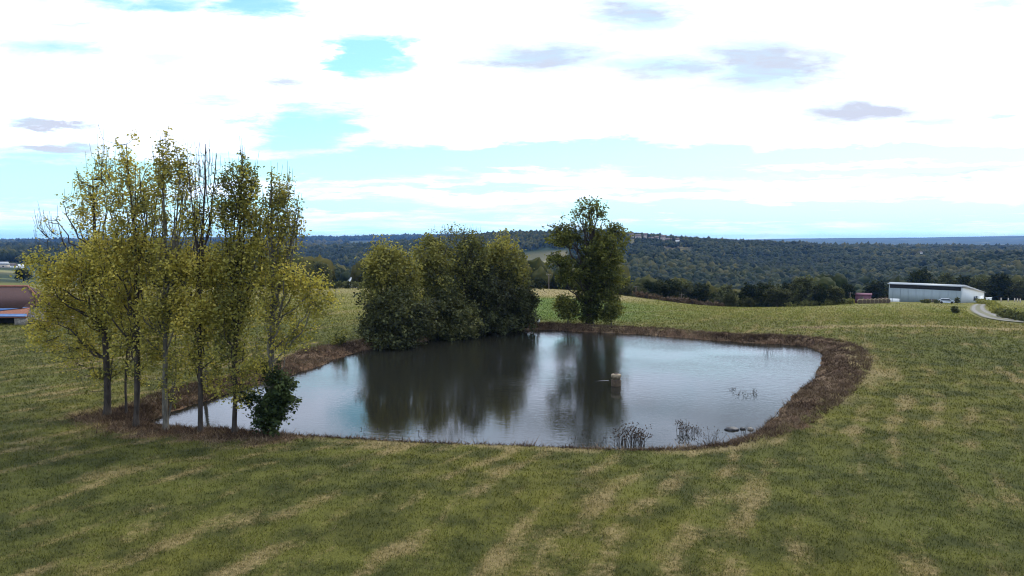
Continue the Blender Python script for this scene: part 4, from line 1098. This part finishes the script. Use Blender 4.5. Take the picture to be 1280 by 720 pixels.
# distant houses
def house(px, Y, wpx, hpx, label, roofm, group=None, rz=0.0, name='house', lift=0.0, wallm=M_WHITE, gable=False):
    base = on(px, Y); s = Y / FP; W_ = wpx * s; H_ = hpx * s; Dp = W_ * .8
    r = root(name, (base[0], base[1], base[2] + lift - .3), label, 'house', group, rz)
    e = H_ * .55
    mb = MB(); 
    if gable: mb.prism([(-W_ / 2, 0), (W_ / 2, 0), (W_ / 2, e), (0, H_), (-W_ / 2, e)], -Dp / 2, Dp / 2)
    else: mb.box(-W_ / 2, W_ / 2, -Dp / 2, Dp / 2, 0, e)
    o = link('wall', mb.mesh('house_wall', wallm), r)
    mb = MB()
    if gable:
        mb.prism([(-W_ / 2 - .3, e - .15), (0, H_ + .05), (W_ / 2 + .3, e - .15), (W_ / 2 + .3, e + .05), (0, H_ + .3), (-W_ / 2 - .3, e + .05)], -Dp / 2 + .05, Dp / 2 + .3)
    else:
        mb.prism([(-Dp / 2 - .3, e), (Dp / 2 + .3, e), (0, H_)], -W_ / 2 - .3, W_ / 2 + .3)
    link('roof', mb.mesh('house_roof', roofm), r)
    for k in (-1, 1):
        mb = MB()
        if gable: mb.box(-Dp / 2 - .04, -Dp / 2 - .003, k * W_ * .22 - W_ * .06, k * W_ * .22 + W_ * .06, e * .4, e * .75)
        else: mb.box(k * W_ * .25 - W_ * .06, k * W_ * .25 + W_ * .06, -Dp / 2 - .04, -Dp / 2 - .003, e * .35, e * .75)
        link('window', mb.mesh('house_window', M_GLASS), r)
    return r
hz_ = house(441, 365, 12, 15, 'white gabled house seen over the dark hedge behind the stubble field', M_ROOFG, rz=math.radians(90 + 12), gable=True)
hz_.location.z = py_(441, 345, 365)[2] - 15 * 365 / FP
hz2 = house(408, 300, 6, 7, 'tiny white house wall among the trees beside the poplar clump', M_ROOFG)
hz2.location.z = py_(408, 340, 300)[2] - 7 * 300 / FP
M_LIM = simple('limestone_render', (.42, .37, .31), .9, .12, .3)
M_FARR = simple('faded_tile_roof', (.13, .10, .09), .9, .2, .4)
GV = 'village houses on the ridge'
for i, (a, y_, w_, h_, lb) in enumerate((
    (789, 1390, 5, 4, 'village house at the start of the ridge village, nearest the big tree'), (797, 1370, 7, 4.5, 'wide pale village house, second from the big tree'),
    (806, 1400, 4, 5, 'narrow tall village house, third from the big tree'), (813, 1350, 6, 4, 'cream village house in the middle of the ridge village'),
    (820, 1375, 5, 4, 'village house just past the middle of the ridge village'), (828, 1400, 5, 5, 'village house below the round trees of the ridge'),
    (835, 1360, 8, 4, 'long low village house with a pinkish roof'), (846, 1380, 4, 4, 'last small white house of the ridge village'))):
    house(a, y_, w_, h_ * 1.35, lb, M_FARR, GV, rz=.3 * math.sin(i * 3), wallm=M_WHITE if i in (3, 7) else M_LIM, lift=3.5)
house(4, 640, 13, 8, 'pale hamlet house with a grey roof beyond the farmhouse', M_ROOFG, 'hamlet beyond the farmhouse', rz=.2, wallm=M_LIM)
house(17, 690, 9, 6, 'low white hamlet building beyond the farmhouse', M_FARR, 'hamlet beyond the farmhouse', rz=-.1)
house(26, 700, 8, 5, 'small white-roofed hamlet building beside the low one', M_WHITE, 'hamlet beyond the farmhouse', rz=.1)
house(1148, 1330, 5, 3, 'isolated pale house on the wooded ridge above the barn', M_FARR, rz=.1, lift=5)

# utility poles and posts
pole0 = None
for a, y_, h_, lb in ((686, 190, 19, 'utility pole between the far clump and the big tree'), (795, 184, 14, 'utility pole just past the big tree at the field edge'),
                      (852, 182, 13, 'utility pole before the dark tree row'), (1063, 203, 15, 'pale utility pole beside the purple shed')):
    q = on(a, y_); hm = h_ * y_ / FP
    if pole0 is None:
        pole0 = root('utility_pole', q, lb, 'pole', 'utility poles along the field edge')
        mb = MB(); mb.lathe([(.14, -.2), (.13, 2), (.1, 5.0), (.01, 5.02)], n=8); link('post', mb.mesh('pole_post', M_WOOD), pole0)
        mb = MB(); mb.box(-.6, .6, -.18, -.11, 4.6, 4.72); arm = link('crossarm', mb.mesh('pole_arm', M_WOOD), pole0)
        for k in (-.5, 0, .5):
            mb = MB(); mb.lathe([(.01, 4.73), (.05, 4.74), (.03, 4.86), (.01, 4.88)], k, -.145, 6); link('insulator', mb.mesh('insulator', M_WHITE), arm)
        pole0.scale = (1, 1, hm / 5.0)
    else: copy_tree(pole0, q, 0, (1, 1, hm / 5.0), lb)
post0 = None
for i, a in enumerate((1252, 1261, 1269, 1272.5, 1276)):
    q = on(a, 232 - i * 3)
    lb = ['pale post at the head of the small field, first from the cabin', 'pale post, second from the cabin', 'pale post, first of the close trio by the picture edge', 'pale post, middle of the close trio', 'pale post, last of the close trio'][i]
    if post0 is None:
        post0 = root('fence_post', q, lb, 'post', 'pale posts at the head of the small field')
        mb = MB(); mb.box(-.12, .12, -.12, .12, -.1, 1.1); link('shaft', mb.mesh('post_shaft', M_LIM), post0)
        mb = MB(); mb.add([(-.14, -.14, 1.102), (.14, -.14, 1.102), (.14, .14, 1.102), (-.14, .14, 1.102), (0, 0, 1.3)], [(3, 2, 1, 0)], [(0, 1, 4), (1, 2, 4), (2, 3, 4), (3, 0, 4)]); link('cap', mb.mesh('post_cap', M_LIM), post0)
    else: copy_tree(post0, q, 0, (1, 1, 1), lb)

# ------------------------------------------------------------------ in and beside the pond
ov = pz(770, 482, WZ); sc_ = ov[1] / FP
ovr = root('overflow_tower', (ov[0], ov[1], WZ - .8), 'round concrete overflow standing alone in the water, with a paler cap', 'overflow')
R_ = 6.2 * sc_
mb = MB(); mb.lathe([(R_, 0), (R_, .8 + .42), (R_ * .93, .8 + .45), (R_ * .75, .8 + .45)], n=26); link('shaft', mb.mesh('overflow_shaft', M_CONCD, True), ovr)
mb = MB(); mb.lathe([(R_ * .72, 1.27), (R_ * .86, 1.28), (R_ * .86, 1.42), (R_ * 1.0, 1.43), (R_ * 1.03, 1.47), (R_ * 1.02, 1.60), (R_ * .97, 1.64), (R_ * .6, 1.66), (.01, 1.67)], n=26); link('cap', mb.mesh('overflow_cap', M_CONC, True), ovr)
mb = MB()
mb.lathe([(.05, 1.65), (.16, 1.67), (.16, 1.72), (.01, 1.73)], n=12); link('lid', mb.mesh('overflow_lid', M_WOOD), ovr)
ROCKM = simple('wet_dark_rock', (.035, .035, .036), .5, .4, 5, bump=.5)
sl = pz(751, 476, WZ); pl = root('plank', (sl[0], sl[1], WZ - .03), 'half sunken grey plank lying in the water beside the overflow', 'plank', rz=.12)
mb = MB(); mb.hexa([(-.55, -.14, 0), (.6, -.12, 0), (.62, .13, 0), (-.5, .15, 0)], [(-.55, -.14, .07), (.6, -.12, .09), (.62, .13, .08), (-.5, .15, .06)]); pl.location.z -= .04; link('board', mb.mesh('plank_board', ROCKM), pl)

ROCKM = simple('wet_dark_rock', (.035, .035, .036), .5, .4, 5, bump=.5)
def rock(px, row, w_, h_, label, seed, group=None, z=WZ, mat=ROCKM):
    rg = np.random.default_rng(seed); q = pz(px, row, z); s = q[1] / FP
    v, f = ico(3); nn_ = fbm(v[:, 0] * 2 + seed, v[:, 1] * 2 + v[:, 2], 1.0, 3)
    v = v * (1 + .35 * nn_[:, None]) * np.array([w_ * s / 2, w_ * s / 2.4, h_ * s / 2])
    o = link('rock', mesh_np('rock', v, f, mat, smooth=True), loc=(q[0], q[1], z + .02)); return tag(o, label, 'rock', group)
rock(915, 537, 17, 6, 'dark wet rock breaking the water near the brown bank', 1)
rock(928, 536.5, 6, 4, 'small wet stone between the dark rock and the bank', 2)
rock(938, 537, 8, 5, 'brown stone at the foot of the brown bank', 3, mat=M_STONE)

def water_plant(px, row, blobs, label, seed, leaf=.08, m=DEAD, twig=.011, n0=8, group='dead plants standing in the pond'):
    q = pz(px, row, WZ); s = q[1] / FP; rg = np.random.default_rng(seed)
    V, Q, n = [], [], 0; LC = []
    for (bx, br, rx, ry, cnt, nl) in blobs:
        for _ in range(cnt):
            ang = rg.random() * 6.28; rr = math.sqrt(rg.random())
            x0 = (bx - px) * s + rx * s * rr * math.cos(ang) * .7; y0 = rx * s * rr * math.sin(ang) * 1.3
            hgt = ry * s * rg.uniform(.4, 1.1)
            lean = rg.normal(0, .35, 2)
            zb_ = (q[1] * 0)
            pts = np.array([(x0, y0, -.15), (x0 + lean[0] * hgt * .3, y0 + lean[1] * hgt * .3, hgt * .5), (x0 + lean[0] * hgt, y0 + lean[1] * hgt, hgt)])
            v, f_ = tube_np(pts, np.array([twig, twig * .8, twig * .3]), 4); V.append(v); Q.append(f_ + n); n += len(v)
            for _k in range(2):
                t0 = rg.uniform(.4, .9); a = pts[1] * (1 - t0) + pts[2] * t0; b_ = a + rg.normal(0, .13, 3) + np.array([0, 0, .05])
                v, f_ = tube_np(np.array([a, (a + b_) / 2 + rg.normal(0, .01, 3), b_]), np.array([twig * .7, twig * .5, twig * .25]), 3); V.append(v); Q.append(f_ + n); n += len(v)
            for _k in range(nl): LC.append(pts[2] + rg.normal(0, .10, 3) * np.array([1.3, 1, .7]))
    r = root('water_plant', (q[0], q[1], WZ), label, 'plant', group)
    if True:
        lc = np.array(LC) if LC else np.array([(0., 0., .1)]); lc[:, 2] = np.maximum(lc[:, 2], .02); mm = len(lc)
        a = rg.normal(size=(mm, 3)); a /= np.linalg.norm(a, axis=1)[:, None]; b_ = np.cross(a, rg.normal(size=(mm, 3))); b_ /= np.linalg.norm(b_, axis=1)[:, None]
        lv = np.stack([lc - a * leaf * .5, lc + b_ * leaf * .3, lc + a * leaf * .5, lc - b_ * leaf * .3], 1).reshape(-1, 3)
        foliage2(r, 'water_plant', lv, np.arange(len(lv)).reshape(-1, 4), np.repeat(rg.uniform(0, .35, mm), 4), m, np.concatenate(V), np.concatenate(Q), STEMD)
    return r
STEMD = simple('dark_stems', (.030, .024, .018), .9, .4, 8)
water_plant(785, 557, [(772, 552, 12, 16, 14, 3), (790, 557, 20, 22, 42, 6), (782, 545, 14, 22, 14, 3), (803, 552, 6, 16, 10, 5)], 'largest tangle of dead plants in the pond, below the overflow', 41, leaf=.11)
water_plant(857, 541, [(855, 532, 14, 12, 26, 5), (862, 545, 10, 14, 8, 0)], 'spreading clump of dead plants standing in open water', 42, leaf=.1)
water_plant(890, 558, [(892, 560, 10, 22, 16, 3), (876, 548, 10, 8, 8, 2)], 'dead plants at the near shore between clump and rock', 43)
water_plant(872, 540, [(872, 540, 7, 4, 8, 3)], 'small floating sprig just past the spreading clump', 44)
water_plant(932, 545, [(930, 546, 6, 12, 6, 0)], 'few thin stalks beside the wet rock', 45)
water_plant(962, 440, [(960, 440, 10, 8, 8, 2), (956, 434, 5, 10, 4, 0)], 'twigs in the water near the far brown bank', 46)
water_plant(1000, 436, [(1004, 438, 8, 8, 9, 2)], 'sprigs at the corner of the far brown bank', 47)
water_plant(930, 492, [(928, 492, 22, 2.5, 18, 2), (944, 488, 8, 4, 8, 1)], 'scattered sprigs just breaking the surface in mid pond', 48, leaf=.09)
water_plant(742, 560, [(735, 562, 60, 6, 30, 1)], 'thin line of short stalks along the near shore', 49)
water_plant(500, 551, [(500, 551, 110, 5, 36, 1)], 'sparse short stalks along the near shore below the clump', 50)

# little landing stage with a white sack
q = pz(676, 410.5, WZ); stg = root('landing_stage', (q[0], q[1], WZ), 'tiny brown wooden landing stage at the end of the willow bushes', 'platform', rz=.1)
mb = MB()
for k in range(5): mb.box(-.5 + k * .2, -.5 + k * .2 + .18, -.1, .9, .28, .33)
link('deck', mb.mesh('stage_deck', M_WOOD), stg)
for x_ in (-.42, .42):
    for y__ in (0, .8):
        mb = MB(); mb.lathe([(.05, -.5), (.05, .277), (.01, .278)], x_, y__, 8); link('leg', mb.mesh('stage_leg', M_WOOD), stg)
v, f = ico(3); v = v * np.array([.24, .2, .3]); v[:, 0] *= 1 - .35 * np.clip(v[:, 2] / .3, 0, 1); v += .03 * fbm(v[:, 0] * 9, v[:, 2] * 9, 1, 2)[:, None]
so = root('sack', (q[0] - .28, q[1] + .45, WZ + .335), 'white sack on a dark crate on the landing stage', 'sack')
o = link('bag', mesh_np('sack_bag', v, f, M_WHITE, smooth=True), so); o.location = (0, 0, .62)
mb = MB(); mb.box(-.2, .2, -.18, .18, 0, .35); link('crate', mb.mesh('sack_crate', M_WOOD), so)

# ------------------------------------------------------------------ grass and bank litter
def blades(name, x, y, hgt, wid, mat, label, rng, lie=.5, attrs_ground=True, tints=None):
    z, d, dn, wb, hb = ground_z(x, y, True)
    m = len(x)
    a = rng.random(m) * 6.283; dirx = np.cos(a); diry = np.sin(a)
    l1 = rng.random(m) * 6.283; lean = lie * rng.random(m) * hgt
    P0 = np.stack([x - dirx * wid / 2, y - diry * wid / 2, z - .01], -1); P1 = np.stack([x + dirx * wid / 2, y + diry * wid / 2, z - .01], -1)
    P2 = np.stack([x + np.cos(l1) * lean, y + np.sin(l1) * lean, z + hgt], -1)
    V = np.stack([P0, P1, P2], 1).reshape(-1, 3)
    at = {}
    if attrs_ground:
        mu, dr, br, fa, lu = masks(x, y, z, d, dn, wb)
        at = dict(mud=np.repeat(mu, 3), dry=np.repeat(dr, 3), bright=np.repeat(br, 3), far=np.repeat(fa, 3), lush=np.repeat(lu, 3), blade=np.repeat(rng.random(m), 3))
    if tints is not None: at['tint'] = np.repeat(tints, 3)
    return tag(link(name, mesh_np(name, V, np.arange(m * 3).reshape(-1, 3), mat, at)), label, name.split('_')[0], kind='stuff')
bmat, t, b = material('grass_blades')
Pn = t.node('ShaderNodeNewGeometry').outputs['Position']
bc, _, _ = ground_colour(t, Pn, t.attr('mud'), t.attr('dry'), t.attr('bright'), t.attr('far'), t.attr('lush'))
bc = t.mix(1.0, bc, t.mix(t.attr('blade'), (.6, .64, .55), (2.0, 2.02, 1.7)), 'MULTIPLY')
t.put(b.inputs['Base Color'], bc); b.inputs['Roughness'].default_value = .7; b.inputs['Specular IOR Level'].default_value = .2
tr = t.node('ShaderNodeBsdfTranslucent'); t.put(tr.inputs[0], bc)
mx = t.node('ShaderNodeMixShader'); mx.inputs[0].default_value = .3; t.l.new(b.outputs[0], mx.inputs[1]); t.l.new(tr.outputs[0], mx.inputs[2])
t.l.new(mx.outputs[0], [q for q in t.n if q.type == 'OUTPUT_MATERIAL'][0].inputs[0])
rng = np.random.default_rng(77)
m = 760000
yy = np.exp(rng.uniform(math.log(18), math.log(210), m) ); xx = (rng.random(m) * 2 - 1) * (yy * .80 + 2)
dd, wb, hb = shore(xx, yy); k = dd > wb * .8 + .05
k &= seg_d(xx, yy, ROADP) > 1.9
k &= rng.random(m) < 1 - .85 * sst(yy, 75, 205)
k &= (rng.random(m) < .35 + .9 * sst(fbm(xx, yy, .45, 3), -.35, .3))
xx, yy = xx[k], yy[k]; m = len(xx)
hg = (.05 + .0011 * np.minimum(yy, 90)) * rng.uniform(.5, 1.4, m); wd = .0011 * yy * rng.uniform(.6, 1.5, m)
blades('grass', xx, yy, hg, wd, bmat, 'short mown meadow grass all round the pond', rng, lie=1.2)
# loose straw wisps left by the mower
rs2 = np.random.default_rng(8)
m = 60000
yy = np.exp(rs2.uniform(math.log(19), math.log(85), m)); xx = (rs2.random(m) * 2 - 1) * (yy * .78 + 2)
dd, wb, hb = shore(xx, yy); k = (dd > wb + .3) & (rs2.random(m) < sst(fbm(xx * 1.4, yy * .5, 1.1, 3), .0, .5))
xx, yy = xx[k], yy[k]; m = len(xx)
blades('straw', xx, yy, .02 + .03 * rs2.random(m), .0010 * yy * rs2.uniform(.5, 1.2, m), DEAD, 'loose pale straw wisps left lying on the mown meadow', rs2, lie=6.0, attrs_ground=False, tints=rs2.uniform(.75, 1, m))
# bank litter
m = 260000
ang = rng.integers(0, len(SHP), m); tt0 = rng.random(m)[:, None]
P = SHP[ang] * (1 - tt0) + np.roll(SHP, -1, 0)[ang] * tt0
nb = nn[ang]; wbb = SHW[ang][:, 0]
P = P + nb * (rng.random(m) * (wbb * 1.15) - .02)[:, None] + rng.normal(0, .08, (m, 2))
keepp = rng.random(m) < np.clip(-.02 + wbb / 3, 0.03, 1)
P = P[keepp]
P = P[(rng.random(len(P)) < .3 + sst(fbm(P[:, 0], P[:, 1], .8, 3), -.3, .35))]
ex = TL[rng.integers(0, len(TL), 11000)] + rng.normal(0, .95, (11000, 2)); P = np.vstack([P, ex])
d_, _, _ = shore(P[:, 0], P[:, 1]); P = P[d_ > -.05]; m = len(P)
hg = rng.gamma(2.0, .055, m) + .03; tn_ = np.clip(.40 + fbm(P[:, 0], P[:, 1], 1.5, 3) * .6 + rng.normal(0, .22, m), 0, 1)
blades('undergrowth', P[:, 0], P[:, 1], np.clip(hg, .03, .42), .02 + rng.random(m) * .05, DEAD, 'brown dead stalks and roots matted over the pond bank', rng, lie=2.2, attrs_ground=False, tints=tn_)

# ------------------------------------------------------------------ haze
hm = bpy.data.materials.new('haze'); hm.use_nodes = True; t = NT(hm.node_tree); t.n.clear()
o_ = t.node('ShaderNodeOutputMaterial'); pv = t.node('ShaderNodeVolumePrincipled')
pv.inputs['Color'].default_value = (.22, .47, 1.0, 1); pv.inputs['Density'].default_value = .000055; pv.inputs['Anisotropy'].default_value = 0.0
t.l.new(pv.outputs[0], o_.inputs['Volume'])
mb = MB(); mb.box(-13000, 13000, -13000, 13000, -95, 105)
tag(link('haze', mb.mesh('haze', hm)), 'thin blue haze over the distance', 'haze', kind='stuff')
